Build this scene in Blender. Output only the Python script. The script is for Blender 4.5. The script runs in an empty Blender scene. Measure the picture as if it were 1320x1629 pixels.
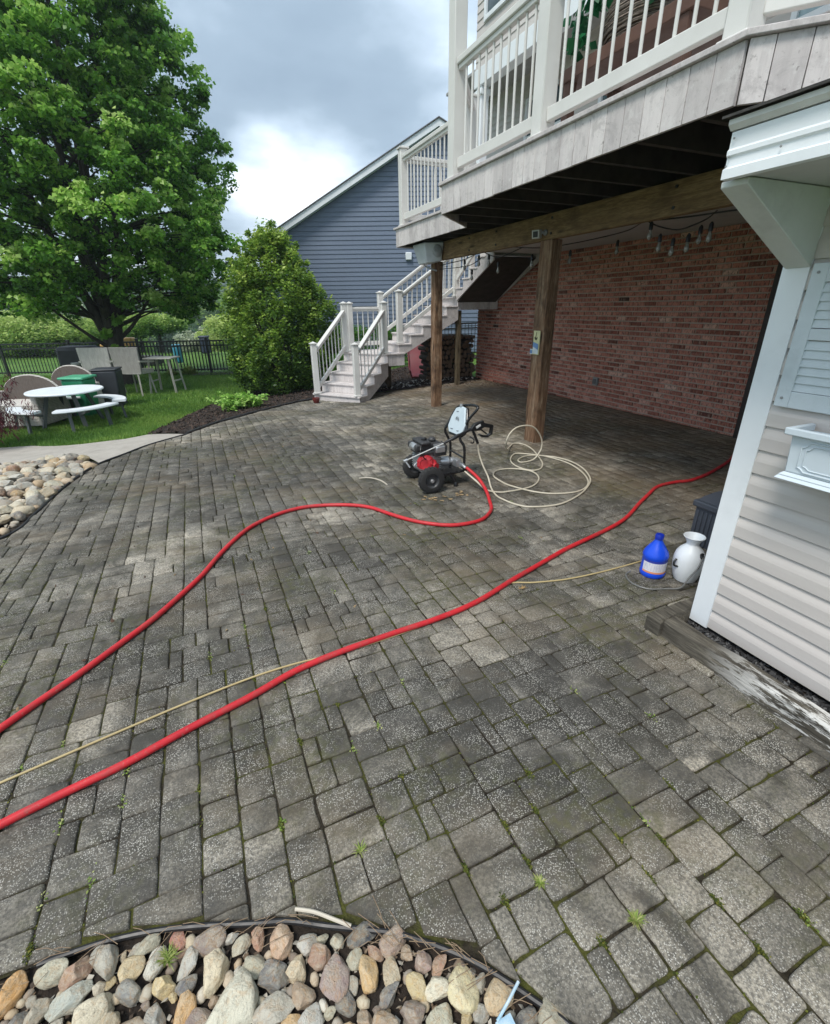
import bpy, bmesh, math, random
import numpy as np
from math import sin, cos, pi, radians
from mathutils import Vector, Matrix, noise as mnoise

random.seed(7)
RNG = np.random.default_rng(11)
scene = bpy.context.scene
COL = scene.collection
H = 1.55

# ------------------------------------------------------------------ camera
pitch, roll, head = radians(23.658), radians(-0.781), radians(23.617)
fw = Vector((sin(head)*cos(pitch), cos(head)*cos(pitch), -sin(pitch)))
rt0 = Vector((cos(head), -sin(head), 0)); up0 = rt0.cross(fw)
rt = rt0*cos(roll) + up0*sin(roll); up = -rt0*sin(roll) + up0*cos(roll)
cam_d = bpy.data.cameras.new('camera'); cam = bpy.data.objects.new('camera', cam_d); COL.objects.link(cam)
cam_d.sensor_fit = 'HORIZONTAL'; cam_d.sensor_width = 36.0; cam_d.lens = 748.5/1320*36
cam_d.clip_start = 0.05; cam_d.clip_end = 4000
M = Matrix.Identity(4)
for i in range(3):
    M[i][0] = rt[i]; M[i][1] = up[i]; M[i][2] = -fw[i]
M[0][3], M[1][3], M[2][3] = 0, 0, H
cam.matrix_world = M
scene.camera = cam

# ------------------------------------------------------------------ light
def direction(px, py):
    d = fw + rt*((px-660)/748.5) - up*((py-814.5)/748.5)
    return d.normalized()
SUN_EL, SUN_AZ = radians(58), radians(238)      # azimuth clockwise from +Y
w = bpy.data.worlds.new('World'); scene.world = w; w.use_nodes = True
nt = w.node_tree; nt.nodes.clear()
def WN(t, **k):
    n = nt.nodes.new(t)
    for a, b in k.items(): setattr(n, a, b)
    return n
wl = nt.links.new
out = WN('ShaderNodeOutputWorld'); bg = WN('ShaderNodeBackground'); bg.inputs[1].default_value = 0.1
wl(bg.outputs[0], out.inputs[0])
sky = WN('ShaderNodeTexSky', sky_type='NISHITA', sun_disc=False, sun_elevation=SUN_EL, sun_rotation=SUN_AZ)
tc = WN('ShaderNodeTexCoord')
sep = WN('ShaderNodeSeparateXYZ'); wl(tc.outputs['Generated'], sep.inputs[0])
def wmath(op, a, b=None, clamp=False):
    n = WN('ShaderNodeMath', operation=op, use_clamp=clamp)
    for i, v in enumerate((a, b)):
        if v is None: continue
        if isinstance(v, (int, float)): n.inputs[i].default_value = v
        else: wl(v, n.inputs[i])
    return n.outputs[0]
den = wmath('ADD', wmath('MAXIMUM', sep.outputs[2], 0.0), 0.22)
comb = WN('ShaderNodeCombineXYZ'); wl(wmath('DIVIDE', sep.outputs[0], den), comb.inputs[0]); wl(wmath('DIVIDE', sep.outputs[1], den), comb.inputs[1])
comb.inputs[2].default_value = 3.3
n1 = WN('ShaderNodeTexNoise'); n1.inputs['Scale'].default_value = 1.25; n1.inputs['Detail'].default_value = 5; n1.inputs['Roughness'].default_value = 0.48; n1.inputs['Distortion'].default_value = 0.35
wl(comb.outputs[0], n1.inputs['Vector'])
n2 = WN('ShaderNodeTexNoise'); n2.inputs['Scale'].default_value = 3.1; n2.inputs['Detail'].default_value = 6; n2.inputs['Roughness'].default_value = 0.55
wl(comb.outputs[0], n2.inputs['Vector'])
def lobe(px, py, w_deg, gain):
    d = direction(px, py)
    dp = WN('ShaderNodeVectorMath', operation='DOT_PRODUCT'); wl(tc.outputs['Generated'], dp.inputs[0]); dp.inputs[1].default_value = d
    mr = WN('ShaderNodeMapRange', interpolation_type='SMOOTHERSTEP'); wl(dp.outputs['Value'], mr.inputs[0])
    mr.inputs[1].default_value = cos(radians(w_deg)); mr.inputs[2].default_value = 1.0; mr.inputs[3].default_value = 0; mr.inputs[4].default_value = gain
    return mr.outputs[0]
val = wmath('ADD', wmath('MULTIPLY', wmath('SUBTRACT', n1.outputs['Fac'], 0.5), 1.1), wmath('MULTIPLY', wmath('SUBTRACT', n2.outputs['Fac'], 0.5), 0.75))
val = wmath('ADD', val, 0.47)
for args in ((468, 283, 8, .40), (520, 262, 7, .14), (420, 300, 6, .10), (660, 120, 9, .16), (430, 420, 9, .10), (400, 60, 22, -.28), (560, 130, 8, -.06), (520, 60, 10, -.12)):
    val = wmath('ADD', val, lobe(*args))
hz = WN('ShaderNodeMapRange'); wl(sep.outputs[2], hz.inputs[0]); hz.inputs[1].default_value = 0.0; hz.inputs[2].default_value = 0.2; hz.inputs[3].default_value = 0.12; hz.inputs[4].default_value = 0.0
val = wmath('ADD', val, hz.outputs[0], clamp=True)
ramp = WN('ShaderNodeValToRGB'); wl(val, ramp.inputs[0])
els = ramp.color_ramp.elements
els[0].position = 0.0; els[0].color = (.215, .285, .36, 1)
els[1].position = 1.0; els[1].color = (1.25, 1.28, 1.3, 1)
for p, c in ((.25, (.27, .35, .43, 1)), (.5, (.46, .56, .66, 1)), (.72, (.75, .85, .93, 1))):
    e = els.new(p); e.color = c
scl = WN('ShaderNodeVectorMath', operation='SCALE'); wl(ramp.outputs[0], scl.inputs[0]); scl.inputs[3].default_value = 10.0
mixw = WN('ShaderNodeMixRGB'); mixw.inputs[0].default_value = 0.9; wl(sky.outputs[0], mixw.inputs[1]); wl(scl.outputs[0], mixw.inputs[2])
wl(mixw.outputs[0], bg.inputs[0])
sd = bpy.data.lights.new('sun', 'SUN'); sd.energy = 1.9; sd.angle = radians(18); sd.color = (1.0, .95, .88)
so = bpy.data.objects.new('sun', sd); COL.objects.link(so)
sdir = Vector((sin(SUN_AZ)*cos(SUN_EL), cos(SUN_AZ)*cos(SUN_EL), sin(SUN_EL)))
so.rotation_euler = sdir.to_track_quat('Z', 'Y').to_euler()
scene.view_settings.view_transform = 'Standard'; scene.view_settings.look = 'None'
scene.view_settings.exposure = 0.85; scene.view_settings.gamma = 1
scene.render.engine = 'CYCLES'
scene.cycles.max_bounces = 6; scene.cycles.diffuse_bounces = 3; scene.cycles.transparent_max_bounces = 6

# ------------------------------------------------------------------ ground height
def g(x, y):
    t = max(0, (y-4.5)/4.5); f = t*t if t < 1 else 1+.5*(t-1)
    f = min(f, 2.6)
    z = -.12*f*min(1.0, max(.25, (6.2-x)/3.4))
    d = (x+1.2)*-.718+(y-5.9)*.696
    s = min(1, max(0, (d-.1)/3.)); s = s*s*(3-2*s)
    z -= .25*s
    return z
def g_far(x, y):
    D = x*sin(head)+y*cos(head)
    z = g(x, y)
    if D > 27:
        z -= min(7.0, (D-27)*.16)
    if D > 90:
        z += (D-90)*.062 + 5*mnoise.noise(Vector((x*.008, y*.008, 2)))*min(1, (D-90)/100)
    return z

# ------------------------------------------------------------------ node helpers
class NT:
    def __init__(s, name):
        s.m = bpy.data.materials.new(name); s.m.use_nodes = True; s.t = s.m.node_tree; s.t.nodes.clear()
        s.o = s.n('ShaderNodeOutputMaterial'); s.b = s.n('ShaderNodeBsdfPrincipled'); s.l(s.b.outputs[0], s.o.inputs[0])
        s._obj = None
    def n(s, t, **k):
        n = s.t.nodes.new(t)
        for a, b in k.items(): setattr(n, a, b)
        return n
    def l(s, a, b): s.t.links.new(a, b)
    def put(s, sock, v):
        if isinstance(v, bpy.types.NodeSocket): s.l(v, sock)
        elif isinstance(v, tuple) and len(v) == 3 and sock.type == 'RGBA': sock.default_value = (*v, 1)
        else: sock.default_value = v
    def coord(s, scale=(1, 1, 1), kind='Object'):
        if s._obj is None: s._obj = s.n('ShaderNodeTexCoord')
        mp = s.n('ShaderNodeMapping'); mp.inputs['Scale'].default_value = scale
        s.l(s._obj.outputs[kind], mp.inputs[0]); return mp.outputs[0]
    def wpos(s):
        return s.n('ShaderNodeNewGeometry').outputs['Position']
    def noise(s, vec, scale, detail=4, rough=.55, dist=0):
        n = s.n('ShaderNodeTexNoise'); n.inputs['Scale'].default_value = scale; n.inputs['Detail'].default_value = detail
        n.inputs['Roughness'].default_value = rough; n.inputs['Distortion'].default_value = dist; s.l(vec, n.inputs['Vector']); return n.outputs['Fac']
    def voro(s, vec, scale, out='Distance', feature='F1'):
        n = s.n('ShaderNodeTexVoronoi', feature=feature); n.inputs['Scale'].default_value = scale; s.l(vec, n.inputs['Vector']); return n.outputs[out]
    def math(s, op, a, b=0.0, clamp=False):
        n = s.n('ShaderNodeMath', operation=op, use_clamp=clamp); s.put(n.inputs[0], a); s.put(n.inputs[1], b); return n.outputs[0]
    def rng(s, v, a, b, c=0., d=1.):
        n = s.n('ShaderNodeMapRange'); s.put(n.inputs[0], v)
        for i, q in enumerate((a, b, c, d)): s.put(n.inputs[i+1], q)
        return n.outputs[0]
    def mix(s, f, a, b, mode='MIX'):
        n = s.n('ShaderNodeMixRGB', blend_type=mode); s.put(n.inputs[0], f); s.put(n.inputs[1], a); s.put(n.inputs[2], b); return n.outputs[0]
    def ramp(s, f, stops):
        n = s.n('ShaderNodeValToRGB'); s.l(f, n.inputs[0]); e = n.color_ramp.elements
        e[0].position, e[0].color = stops[0][0], (*stops[0][1], 1); e[1].position, e[1].color = stops[-1][0], (*stops[-1][1], 1)
        for p, c in stops[1:-1]: q = e.new(p); q.color = (*c, 1)
        return n.outputs[0]
    def bump(s, h, strength=.3, dist=.01):
        n = s.n('ShaderNodeBump'); n.inputs['Strength'].default_value = strength; n.inputs['Distance'].default_value = dist
        s.l(h, n.inputs['Height']); s.l(n.outputs[0], s.b.inputs['Normal'])
    def attr(s, name, out='Fac'):
        n = s.n('ShaderNodeAttribute'); n.attribute_name = name; return n.outputs[out]
    def set(s, color=None, rough=None, metal=None, spec=None):
        if color is not None: s.put(s.b.inputs['Base Color'], color)
        if rough is not None: s.put(s.b.inputs['Roughness'], rough)
        if metal is not None: s.put(s.b.inputs['Metallic'], metal)
        if spec is not None: s.put(s.b.inputs['Specular IOR Level'], spec)
        return s

MATS = {}
def plain(name, c1, c2=None, scale=8, rough=.5, bump=.0, bscale=60, stretch=(1, 1, 1), metal=0, spec=.5, detail=4, dirt=0.):
    if name in MATS: return MATS[name]
    t = NT(name); v = t.coord(stretch); c2 = c2 or tuple(x*.8 for x in c1)
    f = t.rng(t.noise(v, scale, detail, .6), .3, .7)
    c = t.mix(f, c1, c2)
    if dirt > 0:
        d = t.rng(t.noise(t.coord(), 3.3, 6, .7), .52, .72, 0, dirt)
        c = t.mix(d, c, tuple(x*.45 for x in c1))
    t.set(c, t.rng(t.noise(v, scale*2, 3), .3, .7, max(.03, rough-.07), min(1, rough+.07)), metal, spec)
    if bump > 0: t.bump(t.noise(v, bscale, 5, .6), bump, .01)
    MATS[name] = t.m; return t.m

# ------------------------------------------------------------------ mesh builder
class MB:
    def __init__(s): s.v = []; s.f = []; s.t = []; s.tone = 0.5
    def add(s, vs, fs):
        b = len(s.v); s.v += [tuple(p) for p in vs]; s.t += [s.tone]*len(vs); s.f += [tuple(b+i for i in q) for q in fs]; return s
    def box(s, x0, x1, y0, y1, z0, z1):
        vs = [(x, y, z) for z in (z0, z1) for y in (y0, y1) for x in (x0, x1)]
        return s.add(vs, [(0, 2, 3, 1), (4, 5, 7, 6), (0, 1, 5, 4), (2, 6, 7, 3), (0, 4, 6, 2), (1, 3, 7, 5)])
    def obox(s, c, size, m=None):
        m = m or Matrix.Identity(3); h = Vector(size)/2; c = Vector(c)
        vs = [c + m @ Vector((x*h.x, y*h.y, z*h.z)) for z in (-1, 1) for y in (-1, 1) for x in (-1, 1)]
        return s.add(vs, [(0, 2, 3, 1), (4, 5, 7, 6), (0, 1, 5, 4), (2, 6, 7, 3), (0, 4, 6, 2), (1, 3, 7, 5)])
    def beam(s, p, q, w, h, upv=(0, 0, 1), vert_ends=False):
        p, q = Vector(p), Vector(q); d = (q-p).normalized(); u = Vector(upv); r = d.cross(u)
        r = r.normalized() if r.length > 1e-4 else Vector((1, 0, 0)); n = u.normalized() if vert_ends else r.cross(d)
        vs = [a + r*(i*w/2) + n*(j*h/2) for a in (p, q) for i, j in ((-1, -1), (1, -1), (1, 1), (-1, 1))]
        return s.add(vs, [(3, 2, 1, 0), (4, 5, 6, 7), (0, 1, 5, 4), (1, 2, 6, 5), (2, 3, 7, 6), (3, 0, 4, 7)])
    def tube(s, pts, r, n=8, closed=False, radii=None, caps=True):
        pts = [Vector(p) for p in pts]; N = len(pts); rings = []; prev = None
        for i, p in enumerate(pts):
            a = pts[(i-1) % N] if (i > 0 or closed) else p; b = pts[(i+1) % N] if (i < N-1 or closed) else p
            d = (b-a).normalized()
            if prev is None:
                x = d.cross(Vector((0, 0, 1)));
                if x.length < .05: x = d.cross(Vector((1, 0, 0)))
            else: x = prev - d*prev.dot(d)
            x.normalize(); prev = x; y = d.cross(x); rr = radii[i] if radii else r
            rings.append([p + x*(cos(2*pi*k/n)*rr) + y*(sin(2*pi*k/n)*rr) for k in range(n)])
        vs = [q for R in rings for q in R]; fs = []
        for i in range(N if closed else N-1):
            j = (i+1) % N
            for k in range(n): fs.append((i*n+k, i*n+(k+1) % n, j*n+(k+1) % n, j*n+k))
        if caps and not closed: fs.append(tuple(range(n-1, -1, -1))); fs.append(tuple((N-1)*n+k for k in range(n)))
        return s.add(vs, fs)
    def lathe(s, prof, c=(0, 0, 0), n=20, m=None, sx=1, sy=1, caps=True):
        c = Vector(c); m = m or Matrix.Identity(3); vs = []
        for r, z in prof:
            for k in range(n): a = 2*pi*k/n; vs.append(c + m @ Vector((r*cos(a)*sx, r*sin(a)*sy, z)))
        fs = []
        for i in range(len(prof)-1):
            for k in range(n): fs.append((i*n+k, i*n+(k+1) % n, (i+1)*n+(k+1) % n, (i+1)*n+k))
        if caps and prof[0][0] > 1e-4: fs.append(tuple(range(n-1, -1, -1)))
        if caps and prof[-1][0] > 1e-4: fs.append(tuple((len(prof)-1)*n+k for k in range(n)))
        return s.add(vs, fs)
    def prism(s, poly, fmap, t0, t1):
        """poly: 2D points, fmap(u, v, t) -> 3D"""
        n = len(poly); vs = [fmap(u, v, t0) for u, v in poly] + [fmap(u, v, t1) for u, v in poly]
        fs = [tuple(range(n-1, -1, -1)), tuple(range(n, 2*n))] + [(k, (k+1) % n, n+(k+1) % n, n+k) for k in range(n)]
        return s.add(vs, fs)
    def build(s, name, mat=None, parent=None, smooth=False, bevel=0, seg=2, tone=False, fixn=True, angle=40):
        me = bpy.data.meshes.new(name); off = Vector((0, 0, 0))
        p = parent
        while p is not None: off += p.location; p = p.parent
        vs = [(a-off.x, b-off.y, c-off.z) for a, b, c in s.v]
        me.from_pydata(vs, [], s.f)
        if tone:
            at = me.attributes.new('tone', 'FLOAT', 'POINT'); at.data.foreach_set('value', np.array(s.t, dtype=np.float32))
        if fixn:
            bm = bmesh.new(); bm.from_mesh(me); bmesh.ops.recalc_face_normals(bm, faces=bm.faces); bm.to_mesh(me); bm.free()
        if mat: me.materials.append(mat)
        if smooth:
            me.polygons.foreach_set('use_smooth', [True]*len(me.polygons))
            me.set_sharp_from_angle(angle=radians(angle))
        o = bpy.data.objects.new(name, me); COL.objects.link(o)
        if parent is not None: o.parent = parent
        if bevel > 0:
            b = o.modifiers.new('bevel', 'BEVEL'); b.width = bevel; b.segments = seg; b.limit_method = 'ANGLE'; b.angle_limit = radians(35)
            if smooth is False:
                me.polygons.foreach_set('use_smooth', [True]*len(me.polygons)); me.set_sharp_from_angle(angle=radians(30))
        return o

def tag(o, label=None, cat=None, group=None, kind=None):
    if label: o['label'] = label
    if cat: o['category'] = cat
    if group: o['group'] = group
    if kind: o['kind'] = kind
    return o
def thing(name, loc, label, cat, group=None):
    o = bpy.data.objects.new(name, None); COL.objects.link(o); o.location = loc; o.empty_display_size = .1
    return tag(o, label, cat, group)
def copy_tree(o, parent=None):
    c = o.copy(); COL.objects.link(c)
    if parent is not None: c.parent = parent
    for ch in [x for x in o.children]: copy_tree(ch, c)
    return c
def smooth_path(pts, n=6):
    P = [Vector(p) for p in pts]; out = []
    for i in range(len(P)-1):
        a = P[max(0, i-1)]; b = P[i]; c = P[i+1]; d = P[min(len(P)-1, i+2)]
        for k in range(n):
            t = k/n
            out.append(.5*((2*b)+(c-a)*t+(2*a-5*b+4*c-d)*t*t+(3*b-a-3*c+d)*t**3))
    out.append(P[-1]); return out
def raw_mesh(name, verts, faces_flat, nper, mat, parent=None, tone=None, kind=None):
    """fast numpy mesh of equal-sized faces"""
    me = bpy.data.meshes.new(name); nv = len(verts); nf = len(faces_flat)//nper
    off = np.zeros(3); p = parent
    while p is not None: off += np.array(p.location); p = p.parent
    me.vertices.add(nv); me.vertices.foreach_set('co', (verts-off).astype(np.float32).ravel())
    me.loops.add(len(faces_flat)); me.loops.foreach_set('vertex_index', faces_flat.astype(np.int32))
    me.polygons.add(nf); me.polygons.foreach_set('loop_start', np.arange(0, nf*nper, nper, dtype=np.int32))
    me.update(calc_edges=True)
    if tone is not None:
        at = me.attributes.new('tone', 'FLOAT', 'POINT'); at.data.foreach_set('value', tone.astype(np.float32))
    me.materials.append(mat); o = bpy.data.objects.new(name, me); COL.objects.link(o)
    if parent is not None: o.parent = parent
    if kind: o['kind'] = kind
    return o

# ------------------------------------------------------------------ draped polygons
def in_poly(x, y, P):
    c = False; n = len(P); j = n-1
    for i in range(n):
        xi, yi = P[i]; xj, yj = P[j]
        if (yi > y) != (yj > y) and x < (xj-xi)*(y-yi)/(yj-yi)+xi: c = not c
        j = i
    return c
def drape(name, poly, dz, mat, step=.35, rough=0.0, seed=0, parent=None):
    bm = bmesh.new(); vs = [bm.verts.new((x, y, 0)) for x, y in poly]; f = bm.faces.new(vs)
    if f.normal.z < 0: f.normal_flip()
    bmesh.ops.triangulate(bm, faces=bm.faces)
    for _ in range(12):
        es = [e for e in bm.edges if e.calc_length() > step]
        if not es: break
        bmesh.ops.subdivide_edges(bm, edges=es, cuts=1); bmesh.ops.triangulate(bm, faces=[f for f in bm.faces if len(f.verts) > 3])
    for v in bm.verts:
        v.co.z = g(v.co.x, v.co.y)+dz
        if rough: v.co.z += rough*mnoise.noise(Vector((v.co.x*6, v.co.y*6, seed)))
    bmesh.ops.recalc_face_normals(bm, faces=bm.faces)
    if sum(f.normal.z for f in bm.faces) < 0: bmesh.ops.reverse_faces(bm, faces=bm.faces)
    me = bpy.data.meshes.new(name); bm.to_mesh(me); bm.free(); me.materials.append(mat)
    o = bpy.data.objects.new(name, me); COL.objects.link(o)
    if parent: o.parent = parent
    return o

# ------------------------------------------------------------------ terrain
def m_grass():
    t = NT('lawn_grass'); v = t.coord()
    f = t.noise(v, 1.3, 5, .6); f2 = t.noise(v, 40, 3, .6); py = t.n('ShaderNodeSeparateXYZ'); t.l(t.wpos(), py.inputs[0]); fy = t.rng(py.outputs[1], 45, 90)
    c = t.ramp(f, [(.3, (.07, .155, .028)), (.55, (.13, .24, .045)), (.75, (.21, .32, .07))])
    c = t.mix(t.rng(f2, .35, .7), c, (.03, .075, .012)); c = t.mix(fy, c, t.mix(t.noise(v, .15, 6, .7), (.03, .07, .02), (.09, .15, .04))); t.set(c, .85, spec=.2); t.bump(f2, .6, .03); return t.m
M_GRASS = m_grass()
xs = sorted(set([round(v, 3) for v in list(np.arange(-14, 14.01, .5)) + list(np.geomspace(14, 700, 26)) + list(-np.geomspace(14, 700, 26))]))
ys = sorted(set([round(v, 3) for v in list(np.arange(-6, 36.01, .5)) + list(np.geomspace(36, 900, 34)) + [-60, -20]]))
vs = []; fs = []
for y in ys:
    for x in xs: vs.append((x, y, g_far(x, y)-.035 if not (-3.4 < x < 6.5 and -1 < y < 10.2) else g(x, y)-.06))
nx = len(xs)
for j in range(len(ys)-1):
    for i in range(nx-1): fs.append((j*nx+i, j*nx+i+1, (j+1)*nx+i+1, (j+1)*nx+i))
b = MB(); b.add(vs, fs); o = b.build('ground', M_GRASS, fixn=False, smooth=True); tag(o, kind='structure')

PATIO = [(4.8, -1.2), (1.1, -1.2), (.62, 0.0), (.60, .2), (.529, .346), (.482, .416), (.414, .507), (.345, .58), (.238, .669), (.15, .722), (.057, .773), (-.036, .827),
         (-.132, .864), (-.275, .922), (-.401, .963), (-.522, .988), (-.65, 1.0), (-.9, 1.01), (-2.4, 1.3), (-3.3, 1.9), (-3.3, 2.9), (-2.3, 3.7),
         (-1.57, 4.11), (-1.447, 4.605), (-1.38, 5.19), (-1.228, 5.914), (-.971, 6.346), (-.728, 6.735), (-.288, 7.185), (.061, 7.768), (.42, 8.18),
         (.69, 8.506), (1.198, 9.02), (1.75, 9.38), (2.4, 9.5), (3.3, 9.45), (4.5, 9.45), (6.0, 9.7), (6.0, -1.2)]
def m_paver():
    t = NT('paver_stone'); v = t.coord(); tone = t.attr('tone')
    base = t.ramp(tone, [(0, (.040, .037, .032)), (.28, (.115, .104, .086)), (.5, (.275, .250, .205)), (.75, (.53, .475, .385)), (1, (.76, .67, .53))])
    # weathering blotches at several sizes
    big = t.noise(v, 2.2, 7, .68, .6); c = t.mix(t.rng(big, .43, .62, 0, .75), base, (.06, .057, .051))
    c = t.mix(t.rng(t.noise(v, .85, 8, .74, .8), .45, .55, 0, .86), c, (.040, .037, .029)); c = t.mix(t.rng(t.noise(v, 5.5, 5, .6, .3), .54, .72, 0, .55), c, (.36, .33, .28))
    fine = t.noise(v, 105, 4, .7); c = t.mix(t.rng(fine, .40, .60, 0, .72), c, (.055, .052, .047)); g2 = t.noise(v, 17, 6, .72); c = t.mix(t.rng(g2, .5, .66, 0, .5), c, (.075, .07, .06))
    # exposed light aggregate
    vo = t.n('ShaderNodeTexVoronoi', feature='F1'); vo.inputs['Scale'].default_value = 205; vo.inputs['Randomness'].default_value = 1; t.l(v, vo.inputs['Vector'])
    sepc = t.n('ShaderNodeSeparateColor'); t.l(vo.outputs['Color'], sepc.inputs[0])
    spot = t.math('MULTIPLY', t.rng(vo.outputs['Distance'], .32, .46, 1, 0), t.rng(sepc.outputs[0], .30, .46, 0, 1))
    wear = t.rng(t.noise(v, 5, 6, .68), .42, .6, .05, 1)
    spot = t.math('MULTIPLY', spot, wear)
    c = t.mix(t.math('MULTIPLY', spot, .66), c, (.72, .69, .62))
    # moss / algae tint in damp parts
    y = t.rng(t.noise(v, 1.1, 6, .7), .48, .62, 0, .75); c = t.mix(t.math('MULTIPLY', y, t.rng(t.noise(v, 30, 3), .4, .6)), c, (.078, .078, .034))
    brown = t.rng(t.noise(t.coord((1, 1.4, 1)), 1.0, 6, .7), .48, .68, 0, .38); c = t.mix(brown, c, (.21, .16, .10))
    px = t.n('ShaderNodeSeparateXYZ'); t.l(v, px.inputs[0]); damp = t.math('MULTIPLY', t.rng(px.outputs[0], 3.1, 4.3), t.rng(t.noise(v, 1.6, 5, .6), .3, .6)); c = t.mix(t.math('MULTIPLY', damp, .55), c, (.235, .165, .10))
    t.set(c, t.rng(big, .3, .7, .95, .62), spec=.3)
    hgt = t.math('ADD', t.math('MULTIPLY', spot, .6), t.math('MULTIPLY', t.noise(v, 90, 4, .7), 1.2)); t.bump(hgt, .7, .004); return t.m
def m_joint():
    t = NT('joint_soil'); v = t.coord(); n_ = t.noise(v, 3.5, 6, .7)
    c = t.ramp(t.noise(v, 60, 3), [(.3, (.018, .015, .011)), (.7, (.05, .042, .03))])
    moss = t.mix(t.noise(v, 120, 2), (.035, .042, .010), (.12, .12, .03))
    c = t.mix(t.rng(n_, .46, .58, 0, .85), c, moss)
    t.set(c, .95, spec=.1); t.bump(t.noise(v, 140, 4), .9, .008); return t.m
M_JOINT = m_joint()
tag(drape('joint_bed', PATIO, -.0085, M_JOINT, .3), kind='structure')

# stain map in plan: (x, y, rx, ry, amount)
STAINS = [(.55, 5.4, .8, 1.0, -.45), (-.1, 5.2, .9, .9, -.16), (.1, 3.0, .5, .45, -.20), (1.0, 2.75, .75, .35, -.13), (.35, 3.35, .8, .3, .24), (-.75, 3.2, .45, .5, .12), (1.9, 3.1, .5, .45, .25), (2.0, 4.3, .5, .4, .14),
          (2.3, 2.5, .5, .35, .13), (1.2, 1.15, .5, .35, -.22), (.75, .95, .4, .3, -.16), (1.6, 1.5, .45, .35, -.22), (.3, 1.1, .35, .25, -.05), (-.25, 1.75, .45, .25, .08), (-.5, 1.1, .35, .3, -.14), (.9, .45, .5, .3, .17),
          (1.5, .8, .3, .4, .14), (.1, .95, .25, .15, .14), (3.0, 5.8, .5, .6, .2), (3.7, 3.4, 1.3, .6, -.03), (4.7, 6, 1.2, 2.5, -.05), (.3, 2.2, .5, .3, -.12), (1.4, 2.1, .5, .22, -.10), (-1.0, 5.0, .3, .8, .1), (-.5, 6.6, .5, .5, .1), (3.5, 2.2, .8, .4, -.12),
          (2.2, 1.75, .3, .2, .14), (1.0, 7.2, 1.2, .7, .06), (2.4, 8, .8, .6, .1), (1.75, 3.95, .4, .3, .1), (-.2, 4.1, .6, .4, -.05), (-.9, 2.3, .3, .4, -.12)]
def stain(x, y):
    s = 0
    for a, b_, rx, ry, k in STAINS:
        k *= 1.5 if k < 0 else 1.0
        q = ((x-a)/rx)**2+((y-b_)/ry)**2
        if q < 5: s += k*math.exp(-q)
    return s
segs = [(PATIO[i], PATIO[(i+1) % len(PATIO)]) for i in range(1, 36)]
def clip_half(poly, p, n):
    o = []; m = len(poly)
    for i in range(m):
        a, b_ = poly[i], poly[(i+1) % m]; da = (a[0]-p[0])*n[0]+(a[1]-p[1])*n[1]; db = (b_[0]-p[0])*n[0]+(b_[1]-p[1])*n[1]
        if da >= 0: o.append(a)
        if (da >= 0) != (db >= 0): t = da/(da-db); o.append((a[0]+(b_[0]-a[0])*t, a[1]+(b_[1]-a[1])*t))
    return o
CORN = []
def layout():
    """random ashlar pattern of small set blocks on a six centimetre module"""
    rr = random.Random(15); c = .0605; x0, y0 = -3.4, -1.2; nx, ny = int(9.4/c), int(11.3/c); used = np.zeros((nx, ny), bool); out = []
    for j in range(ny):
        i = 0
        while i < nx:
            if used[i, j]: i += 1; continue
            L = 0
            while i+L < nx and L < 7 and not used[i+L, j]: L += 1
            ws = [q for q in (2, 2, 3, 3) if q <= L and L-q != 1] or [L if L < 4 else 2]
            w = rr.choice(ws); h_ = rr.choice((2, 2, 2, 2, 3) if w == 2 else (2, 2, 2, 3) if w == 3 else (2, 2, 3)); h_ = min(h_, ny-j)
            if w == 3 and h_ == 3 and rr.random() < .4: h_ = 2
            used[i:i+w, j:j+h_] = True; q = rr.random()
            if w == 3 and q < .25: k = rr.choice((1, 2)); out += [(i, j, k, h_), (i+k, j, 3-k, h_)]
            elif w == 2 and h_ == 3 and q < .18: out += [(i, j, 2, 1), (i, j+1, 2, 2)]
            elif w == 3 and h_ == 2 and q < .35: out += [(i, j, 1.5, 2), (i+1.5, j, 1.5, 2)]
            else: out.append((i, j, w, h_))
            i += w
    return [(x0+a*c, y0+b_*c, w*c, h_*c) for a, b_, w, h_ in out]
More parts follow.
